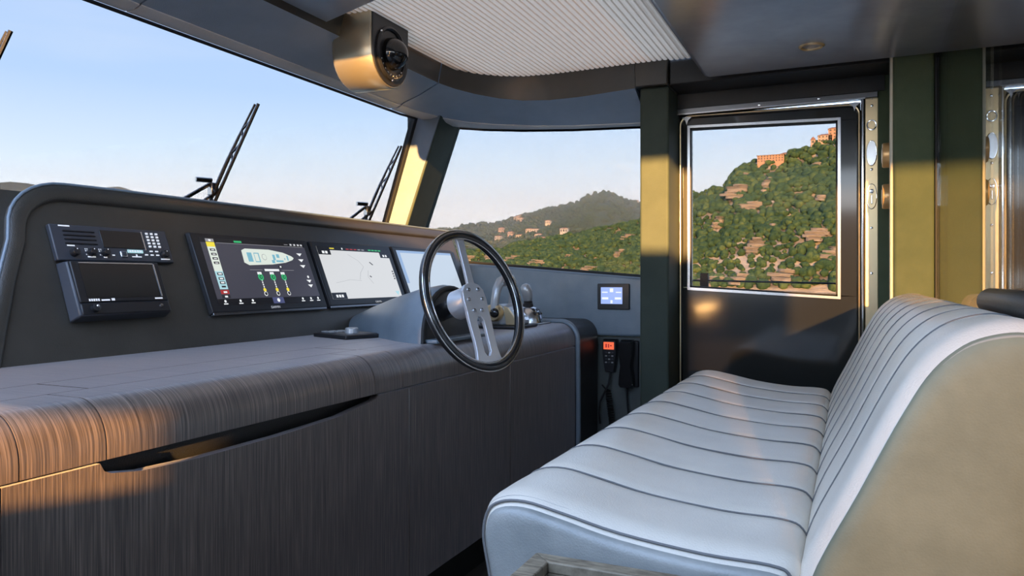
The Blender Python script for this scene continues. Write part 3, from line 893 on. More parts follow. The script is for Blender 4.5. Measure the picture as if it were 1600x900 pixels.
# -- small display under the radio
ds = thing('marine_display', 'black hooded display with a dark screen mounted below the radio', 'display', PP(1.335, .09, 0))
f = MB()
f.hexa([PP(1.198, .090, 0), PP(1.475, .092, 0), PP(1.478, .243, 0), PP(1.202, .243, 0),
        PP(1.206, .096, .034), PP(1.468, .098, .034), PP(1.470, .238, .030), PP(1.210, .238, .030)])
f.build('case', 'slate_plastic', ds, bevel=.004)
f = MB(); pbox(f, 1.212, 1.464, .128, .236, .028, .038); f.build('bezel', 'black_plastic', ds, bevel=.003)
f = MB(); pbox(f, 1.232, 1.444, .138, .229, .036, .0388); f.build('screen', 'screen_off', ds)
f = MB(); pbox(f, 1.444, 1.4475, .138, .229, .036, .040); pbox(f, 1.232, 1.444, .229, .2315, .036, .040); f.build('screen_trim', 'steel', ds)
f = MB(); pbox(f, 1.212, 1.464, .098, .126, .03, .036); f.build('control_ledge', 'black_plastic', ds, bevel=.003)
k = MB().lathe(PP(1.245, .113, .036), PN, [(.011, 0), (.010, .010), (.006, .012), (0, .012)], 20).build('knob', 'black_plastic', ds, 40)
MB().lathe(PP(1.247, .115, .048), PN, [(.004, 0), (.002, .002), (0, .0025)], 12).build('knob_cap', 'chrome', k)
MB().lathe(PP(1.437, .113, .036), PN, [(.006, 0), (.005, .003), (0, .0035)], 16).build('button', 'steel_dark', ds)
f = MB()
for k in range(5): pflat(f, 1.234 + .006 * k, 1.2385 + .006 * k, .1305, .1365, .0385)
pflat(f, 1.267, 1.29, .1305, .1345, .0385); pflat(f, 1.295, 1.304, .1305, .1365, .0385); pflat(f, 1.422, 1.446, .1315, .1355, .0385)
f.build('print_marks', 'white_print', ds, 0, kind='stuff')

# -- keypad on the worktop
kp = thing('autopilot_keypad', 'flat black control keypad with a round dial lying on the worktop', 'keypad', (-1.48, 2.0, ZT))
ang = math.radians(64)
def KP(a, b, c): return (-1.475 + a * math.cos(ang) - b * math.sin(ang), 1.985 + a * math.sin(ang) * -1 + b * -math.cos(ang), ZT + c)
# long axis roughly along the worktop
def KP(a, b, c):
    ex = Vector((.43, .13, 0)).normalized(); ey = Vector((-.13, .43, 0)).normalized()
    ex = Vector((.62, .78, 0)).normalized(); ey = Vector((-.78, .62, 0)).normalized()
    p = Vector((-1.475, 2.02, ZT)) + ex * a + ey * b
    return (p.x, p.y, ZT + c)
def kbox(mb, a0, a1, b0, b1, c0, c1):
    return mb.hexa([KP(a0, b0, c0), KP(a1, b0, c0), KP(a1, b1, c0), KP(a0, b1, c0), KP(a0, b0, c1), KP(a1, b0, c1), KP(a1, b1, c1), KP(a0, b1, c1)])
def KP(a, b, c):
    e1 = Vector((.6, -.8, 0)); e2 = Vector((.8, .6, 0))
    e1 = Vector((.35, .94, 0)); e2 = Vector((.94, -.35, 0))
    e1.normalize(); e2.normalize()
    p = Vector((-1.49, 2.02, 0)) + e1 * a + e2 * b
    return (p.x, p.y, ZT + c)
kbox(MB(), -.075, .075, -.09, .10, 0, .013).build('case', 'black_plastic', kp, bevel=.003)
kbox(MB(), -.06, .06, -.085, .085, .013, .0145).build('keypad_plate', 'slate_plastic', kp)
for i in range(4):
    for j in range(2):
        kbox(MB(), -.055 + .03 * i, -.035 + .03 * i, -.075 + .03 * j, -.055 + .03 * j, .0145, .0185).build('key', 'grey_plastic', kp, bevel=.001)
MB().lathe(KP(.0, .02, .0145), (0, 0, 1), [(.022, 0), (.021, .014), (.018, .017), (0, .017)], 24).build('dial', 'grey_plastic', kp, 40)

# ------------------------------------------------------------------ steering wheel
WC = Vector((-.955, 1.872, -.061)); wr = .192
ph, yw = math.radians(18), math.radians(-13)
wn = Vector((math.cos(ph) * math.cos(yw), math.cos(ph) * math.sin(yw), math.sin(ph)))
e1 = Vector((-math.sin(yw), math.cos(yw), 0)); e2 = wn.cross(e1)
if e2.z < 0: e2 = -e2
def WP(a, b, c=0.0): return WC + e1 * a + e2 * b + wn * c
sw = thing('steering_wheel', 'black-rimmed steering wheel with a polished slotted two-arm spoke plate', 'steering wheel', tuple(WC))
f = MB()
NR = 72
loops = []
for k in range(NR):
    t_ = 6.283185 * k / NR
    c_ = WP(wr * math.cos(t_), wr * math.sin(t_)); rad = e1 * math.cos(t_) + e2 * math.sin(t_)
    loops.append([c_ + rad * (.0125 * math.cos(6.2832 * j / 12)) + wn * (.0145 * math.sin(6.2832 * j / 12)) for j in range(12)])
f.loft(loops, ring=True).build('rim', 'rim_black', sw, 80)
f = MB()
for dr in (.0118, -.0118):
    f.tube([WP((wr + dr) * math.cos(6.283185 * k / NR), (wr + dr) * math.sin(6.283185 * k / NR), .0075) for k in range(NR)], .0026, 6, True)
f.build('rim_beads', 'chrome', sw, 80)
# spoke plate: hub boss, slotted lower arm, narrow upper arm
def plate(outline, hole, c0, c1, name, mat, par):
    bm = bmesh.new()
    def ring(pts, c): return [bm.verts.new(WP(a, b, c)) for a, b in pts]
    me = MB()
    if hole is None:
        me.loft([[WP(a, b, c) for a, b in outline] for c in (c0, c1)])
    else:
        n = len(outline)
        o0 = me.add([WP(a, b, c0) for a, b in outline]); o1 = me.add([WP(a, b, c1) for a, b in outline])
        h0 = me.add([WP(a, b, c0) for a, b in hole]); h1 = me.add([WP(a, b, c1) for a, b in hole])
        for j in range(n):
            k = (j + 1) % n
            me.face((o0 + j, o0 + k, o1 + k, o1 + j)); me.face((h0 + j, h1 + j, h1 + k, h0 + k))
            me.face((o1 + j, o1 + k, h1 + k, h1 + j)); me.face((o0 + j, h0 + j, h0 + k, o0 + k))
    bm.free()
    return me.build(name, mat, par, 30, .0012)
# lower slotted arm as quads between outline and slot (same number of points)
out, hol = [], []
prof = [(-.03, .040), (-.055, .041), (-.08, .040), (-.11, .0385), (-.14, .039), (-.165, .043), (-.182, .052)]
slot_t, slot_b = -.048, -.160
for b, hw in prof: out.append((hw, b))
for b, hw in prof[::-1]: out.append((-hw, b))
for b, hw in prof:
    q = min(max(b, slot_b), slot_t); hol.append((.0145, q))
for b, hw in prof[::-1]:
    q = min(max(b, slot_b), slot_t); hol.append((-.0145, q))
def slot_pts(m):
    return [(.0145 * math.cos(t_), 0) for t_ in m]
n2 = 7
hol = []
for i in range(n2):
    t_ = i / (n2 - 1)
    if i == 0: hol.append((.006, slot_t + .0))
    elif i == n2 - 1: hol.append((.006, slot_b))
    else: hol.append((.0145, slot_t - .012 + (slot_b + .012 - slot_t + .012) * (i - 1) / (n2 - 3)))
hol = hol + [(-a, b) for a, b in hol[::-1]]
out = [(a * 1.15, b) for a, b in out]
plate(out, hol, -.006, .004, 'lower_spoke', 'alloy', sw)
hub = [(a * 1.15, b) for a, b in [(.040, -.031), (.042, 0), (.038, .028), (.026, .044), (.010, .050), (-.010, .050), (-.026, .044), (-.038, .028), (-.042, 0), (-.040, -.031)]]
hubo = plate(hub, None, -.006, .0042, 'hub_plate', 'alloy', sw)
for a, b in ((-.020, .030), (.020, .030), (-.029, .002), (.029, .002), (-.016, -.030), (.016, -.030)):
    bo = MB().lathe(WP(a, b, .004), wn, [(.0062, 0), (.0055, .003), (.003, .0032), (.0026, .001), (0, .001)], 12).build('bolt', 'steel', hubo)
up = [(.014, .040), (.0125, .10), (.014, .17), (.018, .184), (-.018, .184), (-.014, .17), (-.0125, .10), (-.014, .040)]
plate(up, None, -.006, .003, 'upper_spoke', 'alloy', sw)
MB().lathe(WP(0, .005, -.005), -wn, [(.040, 0), (.042, .006), (.042, .060), (.036, .066), (.026, .068)], 32).build('hub_drum', 'alloy', sw, 40)
MB().cyl(WP(0, .005, -.06), (-1.13, 1.985, -.105), .026).build('column', 'steel_dark', sw, 40)

# ------------------------------------------------------------------ throttle and joystick
th = thing('throttle_lever', 'bronze and silver throttle control with an arched lever behind the wheel', 'throttle', (-1.215, 2.66, ZT))
def loft_xz(prof, y0, y1, ins=0): return MB().prism_y(prof, y0, y1)
bp = [(-1.33, ZT), (-1.13, ZT), (-1.125, ZT + .012), (-1.33, ZT + .012)]
MB().prism_y(bp, 2.56, 2.76).build('foot_plate', 'black_plastic', th, bevel=.004)
prf = [(-1.31, ZT + .012), (-1.145, ZT + .012), (-1.150, ZT + .03), (-1.185, ZT + .075), (-1.225, ZT + .092), (-1.28, ZT + .088), (-1.31, ZT + .05)]
MB().prism_y(prf, 2.60, 2.73).build('base', 'grey_plastic', th, 30, .010, 3)
MB().prism_y([(-1.19, ZT + .014), (-1.14, ZT + .014), (-1.147, ZT + .032), (-1.182, ZT + .079), (-1.20, ZT + .085)], 2.592, 2.604).build('side_cheek', 'brass_plate', th, 30, .002)
for i in range(3):
    for j in range(2):
        z = ZT + .034 + .017 * i; x = -1.149 - .0145 * i
        MB().hexa([(x - .004, 2.635 + .045 * j, z - .006), (x + .006, 2.635 + .045 * j, z - .006), (x + .006, 2.67 + .045 * j, z - .006), (x - .004, 2.67 + .045 * j, z - .006),
                   (x - .014, 2.635 + .045 * j, z + .006), (x - .004, 2.635 + .045 * j, z + .006), (x - .004, 2.67 + .045 * j, z + .006), (x - .014, 2.67 + .045 * j, z + .006)]).build('key', 'chrome', th, bevel=.002)
pv = MB().lathe((-1.235, 2.60, ZT + .06), (0, -1, 0), [(.034, 0), (.034, .022), (.028, .03), (0, .031)], 28).build('pivot', 'brass_plate', th, 40)
MB().lathe((-1.225, 2.568, ZT + .06), (0, -1, 0), [(.018, 0), (.017, .008), (.010, .013), (0, .014)], 20).build('pivot_cap', 'black_gloss', pv, 60)
path = [(-1.235, 2.583, ZT + .065), (-1.23, 2.583, ZT + .11), (-1.225, 2.588, ZT + .15), (-1.22, 2.61, ZT + .178), (-1.215, 2.645, ZT + .190), (-1.215, 2.69, ZT + .188), (-1.22, 2.722, ZT + .172), (-1.225, 2.738, ZT + .145), (-1.23, 2.742, ZT + .10), (-1.235, 2.742, ZT + .06)]
MB().tube(path, [.017, .016, .017, .019, .019, .019, .018, .016, .015, .015], 12).build('lever', 'grey_plastic', th, 80)
MB().lathe((-1.20, 2.605, ZT + .168), (.7, -.6, .4), [(.010, 0), (.009, .008), (0, .009)], 16).build('trim_button', 'steel', th)

jy = thing('joystick', 'silver docking joystick with a grey grip at the end of the console', 'joystick', (-1.215, 2.97, ZT))
MB().box(-1.30, -1.16, 2.84, 2.985, ZT, ZT + .006).build('foot_plate', 'grey_plastic', jy, bevel=.003)
loops = []
for s_, z in ((1.0, .006), (.98, .02), (.88, .045), (.62, .066), (.40, .072)):
    loops.append([(-1.235 + .062 * s_ * math.cos(6.2832 * k / 28), 2.915 + .062 * s_ * math.sin(6.2832 * k / 28), ZT + z) for k in range(28)])
MB().loft(loops).build('base', 'steel', jy, 50)
for j in range(3):
    for i in range(2):
        a = -1.1 + .45 * j
        c_ = Vector((-1.235 + (.052 - .012 * i) * math.cos(a + .5), 2.915 + (.052 - .012 * i) * math.sin(a + .5), ZT + .044 + .014 * i))
        MB().lathe(c_, (math.cos(a + .5), math.sin(a + .5), 1.0), [(.0075, 0), (.007, .005), (0, .006)], 10).build('key', 'black_plastic', jy)
MB().lathe((-1.235, 2.915, ZT + .070), (0, 0, 1), [(.024, 0), (.021, .008), (.022, .012), (.018, .018), (.019, .022), (.014, .03)], 20).build('boot', 'rubber', jy, 40)
MB().tube([(-1.235, 2.915, ZT + .09), (-1.235, 2.913, ZT + .105), (-1.238, 2.908, ZT + .135), (-1.244, 2.902, ZT + .158), (-1.246, 2.900, ZT + .166)], [.013, .019, .023, .020, .010], 16).build('grip', 'grey_plastic', jy, 80)
MB().lathe((-1.275, 2.85, ZT + .05), (-.2, -1, 0), [(.020, -.012), (.020, .012), (.012, .016), (0, .017)], 20).build('side_knob', 'black_plastic', jy, 40)
MB().cyl((-1.275, 2.865, ZT + .006), (-1.275, 2.86, ZT + .035), .009).build('knob_stem', 'black_plastic', jy)

# ------------------------------------------------------------------ small wall display, handsets
wdp = thing('wall_display', 'small wall display with a glowing violet screen under the side window', 'display', (-.975, 3.298, -.13))
MB().box(-1.052, -.903, 3.288, 3.301, -.140, -.024).build('bezel', 'black_plastic', wdp, bevel=.003)
MB().quad((-1.035, 3.2875, -.115), (-.935, 3.2875, -.115), (-.935, 3.2875, -.040), (-1.035, 3.2875, -.040)).build('screen', 'px_violet', wdp, 0)
g = MB()
for x0, x1, z0, z1 in ((-1.03, -1.00, -.095, -.085), (-.97, -.94, -.095, -.085), (-1.03, -1.003, -.065, -.06), (-.965, -.94, -.065, -.06), (-.993, -.977, -.062, -.045), (-.99, -.98, -.112, -.098)):
    g.quad((x0, 3.287, z0), (x1, 3.287, z0), (x1, 3.287, z1), (x0, 3.287, z1))
g.build('screen_graphics', 'px_vwhite', wdp, 0)

hs_ = thing('radio_handset', 'black radio handset with an orange lit readout and coiled cord', 'handset', (-.995, 3.325, -.43))
def slab(mb, pts, ya, yb, ins=.006):
    c = (sum(p[0] for p in pts) / len(pts), sum(p[1] for p in pts) / len(pts))
    sh = lambda k: [(c[0] + (x - c[0]) * k, c[1] + (z - c[1]) * k) for x, z in pts]
    return mb.loft([[(x, y, z) for x, z in q] for q, y in ((pts, ya), (pts, (ya + yb) / 2), (sh(.93), yb))])
out = [(-1.030, -.29), (-1.026, -.275), (-.966, -.275), (-.962, -.29), (-.963, -.34), (-.971, -.40), (-.976, -.425), (-1.016, -.425), (-1.021, -.40), (-1.029, -.34)]
slab(MB(), out, 3.328, 3.285).build('body', 'black_plastic', hs_, 40)
MB().box(-1.021, -.973, 3.281, 3.286, -.320, -.287).build('readout', 'red_lcd', hs_, bevel=.001)
g = MB()
for x0, x1, z0, z1 in ((-1.012, -1.004, -.312, -.295), (-1.000, -.994, -.312, -.295), (-.99, -.982, -.306, -.30)): g.quad((x0, 3.2805, z0), (x1, 3.2805, z0), (x1, 3.2805, z1), (x0, 3.2805, z1))
g.build('readout_print', 'px_red', hs_, 0)
for r_ in range(4):
    for c_ in range(3):
        x = -1.014 + .0145 * c_; z = -.332 - .0145 * r_
        MB().box(x, x + .009, 3.281, 3.287, z - .006, z).build('key', 'grey_plastic' if (r_ + c_) % 2 else 'slate_plastic', hs_, bevel=.001)
path = [(-.995, 3.30, -.42), (-.995, 3.298, -.44), (-1.0, 3.295, -.475), (-1.02, 3.29, -.52), (-1.04, 3.288, -.56), (-1.045, 3.29, -.61), (-1.043, 3.30, -.66)]
MB().tube(path, .0045, 8).build('cord', 'rubber', hs_, 60)
coil = []
for k in range(14 * 10):
    t_ = k / 139
    coil.append((-1.005 + .02 * t_ + .012 * math.cos(k * .6283), 3.30 + .012 * math.sin(k * .6283), -.51 - .15 * t_))
MB().tube([(-1.035, 3.305, -.485), (-1.02, 3.303, -.50)] + coil, .0035, 5).build('coiled_cord', 'rubber', hs_, 60)

h2 = thing('telephone_handset', 'plain glossy black telephone handset in a wall cradle beside the pillar', 'handset', (-.905, 3.325, -.49))
MB().box(-.935, -.868, 3.318, 3.331, -.49, -.28).build('cradle', 'black_plastic', h2, bevel=.006)
out = [(-.948, -.285), (-.940, -.275), (-.890, -.275), (-.884, -.29), (-.886, -.34), (-.893, -.39), (-.886, -.44), (-.884, -.48), (-.892, -.492), (-.940, -.492), (-.948, -.48), (-.946, -.44), (-.940, -.39), (-.946, -.34)]
slab(MB(), out, 3.318, 3.262).build('receiver', 'black_gloss', h2, 40)
MB().tube([(-.92, 3.31, -.488), (-.92, 3.308, -.53), (-.915, 3.305, -.58), (-.91, 3.31, -.64)], .004, 8).build('cord', 'rubber', h2, 60)
for x in (-.945, -.888): MB().lathe((x + .002, 3.27, -.472), (0, -1, 0), [(.004, 0), (0, .003)], 8).build('cradle_pin', 'steel', h2)

# ------------------------------------------------------------------ helm bench
YB0, YB1 = 1.08, 2.87
bench = thing('helm_bench', 'pale grey leather bench with stitched channels across seat and back', 'bench', (-.2, 1.97, FL))
NCH = 9
def catmull(pts, n):
    out = []
    P = [Vector((p[0], p[1], 0)) for p in pts]
    for i in range(len(P) - 1):
        p0 = P[max(i - 1, 0)]; p1 = P[i]; p2 = P[i + 1]; p3 = P[min(i + 2, len(P) - 1)]
        for k in range(n):
            t = k / n
            q = .5 * ((2 * p1) + (p2 - p0) * t + (2 * p0 - 5 * p1 + 4 * p2 - p3) * t * t + (3 * p1 - p0 - 3 * p2 + p3) * t ** 3)
            out.append((q.x, q.y))
    out.append((P[-1].x, P[-1].y))
    return out
seat_p = catmull([(-.47, -.80), (-.515, -.60), (-.540, -.47), (-.550, -.41), (-.540, -.365), (-.512, -.343), (-.465, -.337), (-.40, -.348), (-.31, -.366), (-.19, -.378), (-.10, -.380), (-.068, -.392), (-.056, -.43), (-.055, -.50)], 4)
back_p = catmull([(-.085, -.47), (-.055, -.375), (-.005, -.272), (.048, -.162), (.082, -.105), (.118, -.070), (.155, -.054), (.192, -.050), (.218, -.062), (.232, -.10), (.236, -.20), (.238, -.50), (.238, -.88)], 4)
def normals2(pts):
    out = []
    for i in range(len(pts)):
        a = pts[max(i - 1, 0)]; b = pts[min(i + 1, len(pts) - 1)]
        dx, dz = b[0] - a[0], b[1] - a[1]; l = math.hypot(dx, dz) or 1
        out.append((-dz / l, dx / l))
    return out
def channels(prof, name, mat, thick, dep, y0=YB0, y1=YB1, inset=.0, endcap=True):
    nn = normals2(prof)
    ys = [y0 + (y1 - y0) * k / NCH for k in range(NCH + 1)]
    for c_ in range(NCH):
        a, b = ys[c_], ys[c_ + 1]
        loops = []
        for k in range(13):
            t = k / 12
            y = a + (b - a) * t
            e = min(t, 1 - t)
            d = dep * (max(0, 1 - e / .10)) ** 2 + dep * .35 * (1 - 4 * t * (1 - t)) 
            if c_ == 0 and t < .5: d = dep * 3.4 * (max(0, 1 - t / .22)) ** 2.2
            if c_ == NCH - 1 and t > .5: d = dep * 3.4 * (max(0, 1 - (1 - t) / .22)) ** 2.2
            wob = [.0016 * noise.noise(Vector((p[0] * 9, y * 9, p[1] * 9 + 3))) for p in prof]
            outer_ = [(p[0] + (-n[0]) * -1 * (-d + wq), y, p[1] + n[1] * (-d + wq)) for p, n, wq in zip(prof, nn, wob)]
            loops.append(outer_)
        f = MB()
        inner_pts = [(prof[0][0], prof[0][1]), (prof[-1][0], prof[-1][1])]
        f.loft(loops, closed=False, cap=False)
        o = f.build(name, mat, bench, 70)
    return ys
# normals2 gives the left normal; both profiles run so that left is outwards
ys = channels(seat_p, 'seat_channel', 'leather_seat', .05, .006)
ysb = channels(back_p, 'back_channel', 'leather_seat', .05, .0045)
# stitched seams: a pair of thread lines beside every groove
def seam(prof, y, off, depth, name, mat, r, i0=0, i1=None):
    nn = normals2(prof)
    return MB().tube([(p[0] + n[0] * -depth, y + off, p[1] + n[1] * -depth) for p, n in list(zip(prof, nn))[i0:i1]], r, 5)
for k in range(1, NCH):
    seam(seat_p, ys[k], 0, .0065, '', '', .0022, 6, -4).build('seam', 'stitch', bench, 60)
    seam(seat_p, ys[k], -.011, .0012, '', '', .0014, 10, -6).build('stitch_line', 'stitch', bench, 60)
    seam(back_p, ysb[k], 0, .0050, '', '', .0014, 3, 36).build('seam', 'stitch', bench, 60)
    seam(back_p, ysb[k], -.010, .0008, '', '', .0011, 3, 34).build('stitch_line', 'stitch', bench, 60)
seam(seat_p, YB0, .006, .012, '', '', .0024, 6, -4).build('end_piping', 'stitch', bench, 60)
seam(seat_p, YB0, .018, .008, '', '', .0012, 10, -6).build('stitch_line', 'stitch', bench, 60)
# end cheeks: softly bulged caps
def endcap(prof, close, y, name, mat, bulge, d0):
    nn = normals2(prof)
    rim_ = [(p[0] - n[0] * d0, p[1] - n[1] * d0) for p, n in zip(prof, nn)] + close
    cx = sum(p[0] for p in rim_) / len(rim_); cz = sum(p[1] for p in rim_) / len(rim_)
    loops = []
    for k, dy in ((1.0, .004), (.995, -.004), (.96, -bulge * .6), (.90, -bulge * .9), (.75, -bulge), (.45, -bulge), (.05, -bulge)):
        loops.append([(cx + (x - cx) * k, y + dy, cz + (z - cz) * k) for x, z in rim_])
    return MB().loft(loops).build(name, mat, bench, 50)
endcap(seat_p, [(-.055, -.80)], YB0, 'seat_end', 'leather_seat_shaded', .014, .0195)
endcap(back_p, [(-.09, -.88)], YB0, 'back_end', 'leather_back_warm_shade', .016, .0150)
nb = normals2(back_p)
MB().tube([(p[0] - n[0] * .020, YB0 - .006, p[1] - n[1] * .020) for p, n in list(zip(back_p, nb))[:46]], .0026, 6).build('end_piping', 'stitch_light', bench, 60)
f = MB()
i = 0
pts_ = [Vector((p[0] - n[0] * .024, YB0 - .0085, p[1] - n[1] * .024)) for p, n in list(zip(back_p, nb))[:46]]
for a, b in zip(pts_, pts_[1:]):
    L_ = (b - a).length; m_ = max(1, int(L_ / .007))
    for k in range(m_):
        f.tube([a.lerp(b, (k + .1) / m_), a.lerp(b, (k + .75) / m_)], .0013, 4)
f.build('end_stitches', 'stitch', bench, 0, kind='stuff')
# far end caps, inner filling and plinth
def farcap(prof, close, name):
    rim_ = [(p[0] * .99, p[1]) for p in prof] + close
    MB().loft([[(x, YB1 - .02, z - .018) for x, z in rim_], [(x, YB1 - .001, z - .018) for x, z in rim_]]).build(name, 'leather_seat_shaded', bench, 50)
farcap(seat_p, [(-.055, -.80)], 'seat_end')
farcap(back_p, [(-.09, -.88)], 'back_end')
MB().box(-.46, .20, YB0 + .03, YB1 - .02, FL, -.74).build('plinth', 'leather_black', bench)

bo = MB().lathe((.252, 1.12, -.045), (0, 1, 0), [(.0, 0), (.018, .002), (.026, .012), (.026, .62), (.018, .635), (0, .637)], 20).build('bolster', 'leather_black', None, 60)
tag(bo, 'black round leather bolster lying behind the bench back against the mirror', 'bolster')

# wooden tray at the near end of the bench
tr_ = thing('wooden_tray', 'open pale wooden box with mitred rim beside the bench end', 'tray', (-.24, .86, FL))
x0, x1, y0, y1, zt, rw = -.425, -.04, .66, 1.035, -.405, .030
def mitre(p):
    MB().hexa([(*q, zt - .016) for q in p] + [(*q, zt) for q in p]).build('rim_board', 'wood_pale', tr_, bevel=.002)
mitre([(x0, y0), (x0 + rw, y0 + rw), (x0 + rw, y1 - rw), (x0, y1)])
mitre([(x1, y0), (x1 - rw, y0 + rw), (x1 - rw, y1 - rw), (x1, y1)][::-1])
mitre([(x0, y1), (x0 + rw, y1 - rw), (x1 - rw, y1 - rw), (x1, y1)])
mitre([(x0, y0), (x0 + rw, y0 + rw), (x1 - rw, y0 + rw), (x1, y0)][::-1])
MB().box(x0 + rw - .012, x0 + rw, y0 + .02, y1 - .02, zt - .12, zt - .016).build('side_board', 'wood_pale', tr_)
MB().box(x1 - rw, x1 - rw + .012, y0 + .02, y1 - .02, zt - .12, zt - .016).build('side_board', 'wood_pale', tr_)
MB().box(x0 + .02, x1 - .02, y1 - rw, y1 - rw + .012, zt - .12, zt - .016).build('side_board', 'wood_pale', tr_)
MB().box(x0 + .02, x1 - .02, y0 + rw - .012, y0 + rw, zt - .12, zt - .016).build('side_board', 'wood_pale', tr_)
MB().box(x0 + .02, x1 - .02, y0 + .02, y1 - .02, zt - .13, zt - .12).build('bottom_board', 'leather_black', tr_)
MB().box(x0 + .14, x1 - .14, y0 + .14, y1 - .14, FL, zt - .13).build('pedestal', 'leather_black', tr_)

# ------------------------------------------------------------------ outside: wipers, rail, side deck
def wiper(y, label):
    """blade on the outside of the sloping glass"""
    o = thing('wiper', label, 'wiper', (-2.12, y, .2), 'windscreen wipers')
    def G(z, off=.03): return -2.10 + (z - .18) / (.77 - .18) * .212 - off
    zb, zt_ = .16, .630
    yb_, yt_ = y - .03, y + .075
    def pt(t, off): 
        z = zb + (zt_ - zb) * t
        return (G(z, off), yb_ + (yt_ - yb_) * t, z)
    MB().tube([pt(t / 8, .012) for t in range(9)], .006, 6).build('rubber_blade', 'steel_dark', o)
    MB().tube([pt(t / 8, .028 + .012 * math.sin(t / 8 * math.pi)) for t in range(9)], [.004, .005, .006, .007, .007, .006, .005, .004, .004], 6).build('blade_spine', 'steel_dark', o)
    for t in (.28, .62, .80):
        MB().tube([pt(t - .06, .016), pt(t, .035), pt(t + .06, .016)], .004, 6).build('claw', 'steel_dark', o)
    c_ = pt(.34, .045)
    MB().box(c_[0] - .012, c_[0] + .012, c_[1] - .018, c_[1] + .014, c_[2] - .022, c_[2] + .024).build('pivot_block', 'steel', o, bevel=.003)
    MB().tube([(c_[0] - .03, c_[1] - .39, c_[2] - .20), (c_[0], c_[1] - .01, c_[2] + .022)], .007, 8).build('arm', 'steel_dark', o)
    MB().tube([(c_[0] - .03, c_[1] - .30, c_[2] - .21), (c_[0], c_[1] - .005, c_[2] - .02)], .006, 8).build('arm', 'steel_dark', o)
    MB().cyl((c_[0] - .012, c_[1] - .07, c_[2] + .03), (c_[0] + .012, c_[1] - .02, c_[2] + .03), .009).build('arm_joint', 'steel', o)
    return o
wiper(2.035, 'windscreen wiper with two arms standing in the middle of the windscreen')
wiper(2.985, 'windscreen wiper parked beside the windscreen corner post')
wiper(1.155, 'windscreen wiper by the rounded end of the instrument panel surround')

MB().box(-2.4, 2.4, 3.42, 4.45, FL - .12, FL - .06).build('side_deck', 'deck_white', kind='structure')
rl = thing('guard_rail', 'dark guard rail with post and wire on the side deck outside the door', 'railing', (-.4, 4.3, FL - .06))
for x in (-.75, 1.2, -2.3):
    MB().box(x - .022, x + .022, 4.285, 4.315, FL - .06, .03 - .012 * (x + .75)).build('post', 'rubber', rl, bevel=.003)
for z in (-.012, -.30):
    MB().tube([(-2.3, 4.3, z + .022), (-.75, 4.3, z), (1.2, 4.3, z - .042)], .005, 6).build('wire', 'rubber', rl, 60)

# ------------------------------------------------------------------ outside: sea, hills, forest, houses
SEA = -7.0
f = MB(); NS = 48
f.v = [(30000 * math.cos(6.2832 * k / NS), 30000 * math.sin(6.2832 * k / NS), SEA) for k in range(NS)]
f.face(range(NS))
sea = f.build('sea', 'sea_water', None, 0)
tag(sea, 'calm sea water around the yacht', 'sea', kind='stuff')

def interp(x, tab):
    return float(np.interp(x, [a for a, _ in tab], [b for _, b in tab]))
def fbm(x, y, z, o=4):
    return noise.fractal(Vector((x, y, z)), .9, 2.1, o)
def pq(u, v):
    """bearing (x over y) and slope (height over y) of a photo direction, used to lay out the ridge lines"""
    a = (u - 800) / FPX; s, c = math.sin(YAW), math.cos(YAW)
    yy = c + a * s
    return (-s + a * c) / yy, (435 - v) / FPX / yy
def terrain(name, crest, d0, d1, np_, nq, mat, rough, seed, pw=1.0, z0=SEA - 1):
    """hillside rising from the shore at distance d0 to a crest at distance d1"""
    ps = [a for a, _ in crest]
    P = []; f = MB()
    for i in range(np_ + 1):
        p = ps[0] + (ps[-1] - ps[0]) * i / np_
        dd1 = interp(p, d1) if isinstance(d1, list) else d1
        zc_ = interp(p, crest) * dd1
        row = []
        for j in range(nq + 1):
            q = j / nq * 1.35
            y = d0 + (dd1 - d0) * q
            if q <= 1: z = z0 + (zc_ - z0) * (q ** pw)
            else: z = zc_ - (zc_ - z0) * (q - 1) * .8
            k = min(1, q * 3) * (1 if q < .9 else max(.35, 1 - (q - .9) * 4))
            x = p * y
            n_ = fbm(x / rough * 1.1 + seed, y / rough * .8, seed * 1.7) 
            z += n_ * rough * .16 * k
            row.append((x, y, z))
        P.append(row)
    f.loft(P, closed=False, cap=False)
    o = f.build(name, mat, None, 60)
    return o, P

# near cliff seen through the door
cr1 = [pq(1030, 325), pq(1062, 312), pq(1082, 300), pq(1110, 298), pq(1128, 297), pq(1140, 283), pq(1152, 268), pq(1175, 259), pq(1200, 252), pq(1225, 248), pq(1250, 232), pq(1270, 226),
       pq(1290, 219), pq(1312, 213), pq(1360, 195), pq(1450, 170), pq(1600, 160)]
hill, HP = terrain('cliff_hill', cr1, 330, 500, 150, 90, ['rock'], 60, 3.3, .92)
tag(hill, 'steep coastal hillside of pale layered rock seen through the door window', 'hillside')
# wooded spur seen through the side window
cr2 = [pq(640, 408), pq(700, 402), pq(740, 396), pq(790, 391), pq(820, 384), pq(850, 376), pq(890, 366), pq(930, 356), pq(960, 350), pq(998, 343), pq(1040, 330), pq(1090, 330), pq(1160, 335)]
spur, SP = terrain('wooded_spur', cr2, 640, 900, 150, 60, ['scrub'], 90, 8.1, .9)
tag(spur, 'wooded coastal spur with bare earth patches seen through the side window', 'hillside')
cr3 = [pq(560, 372), pq(640, 368), pq(690, 361), pq(735, 356), pq(770, 350), pq(800, 344), pq(825, 337), pq(850, 329), pq(875, 321), pq(900, 313), pq(920, 305), pq(935, 301), pq(948, 300),
       pq(965, 303), pq(985, 311), pq(1000, 317), pq(1060, 335), pq(1150, 350)]
far, FP = terrain('far_hill', cr3, 1500, 2600, 120, 60, ['hill_green'], 260, 1.4, .8)
tag(far, 'distant blue-green hill with scattered houses behind the wooded spur', 'hillside')
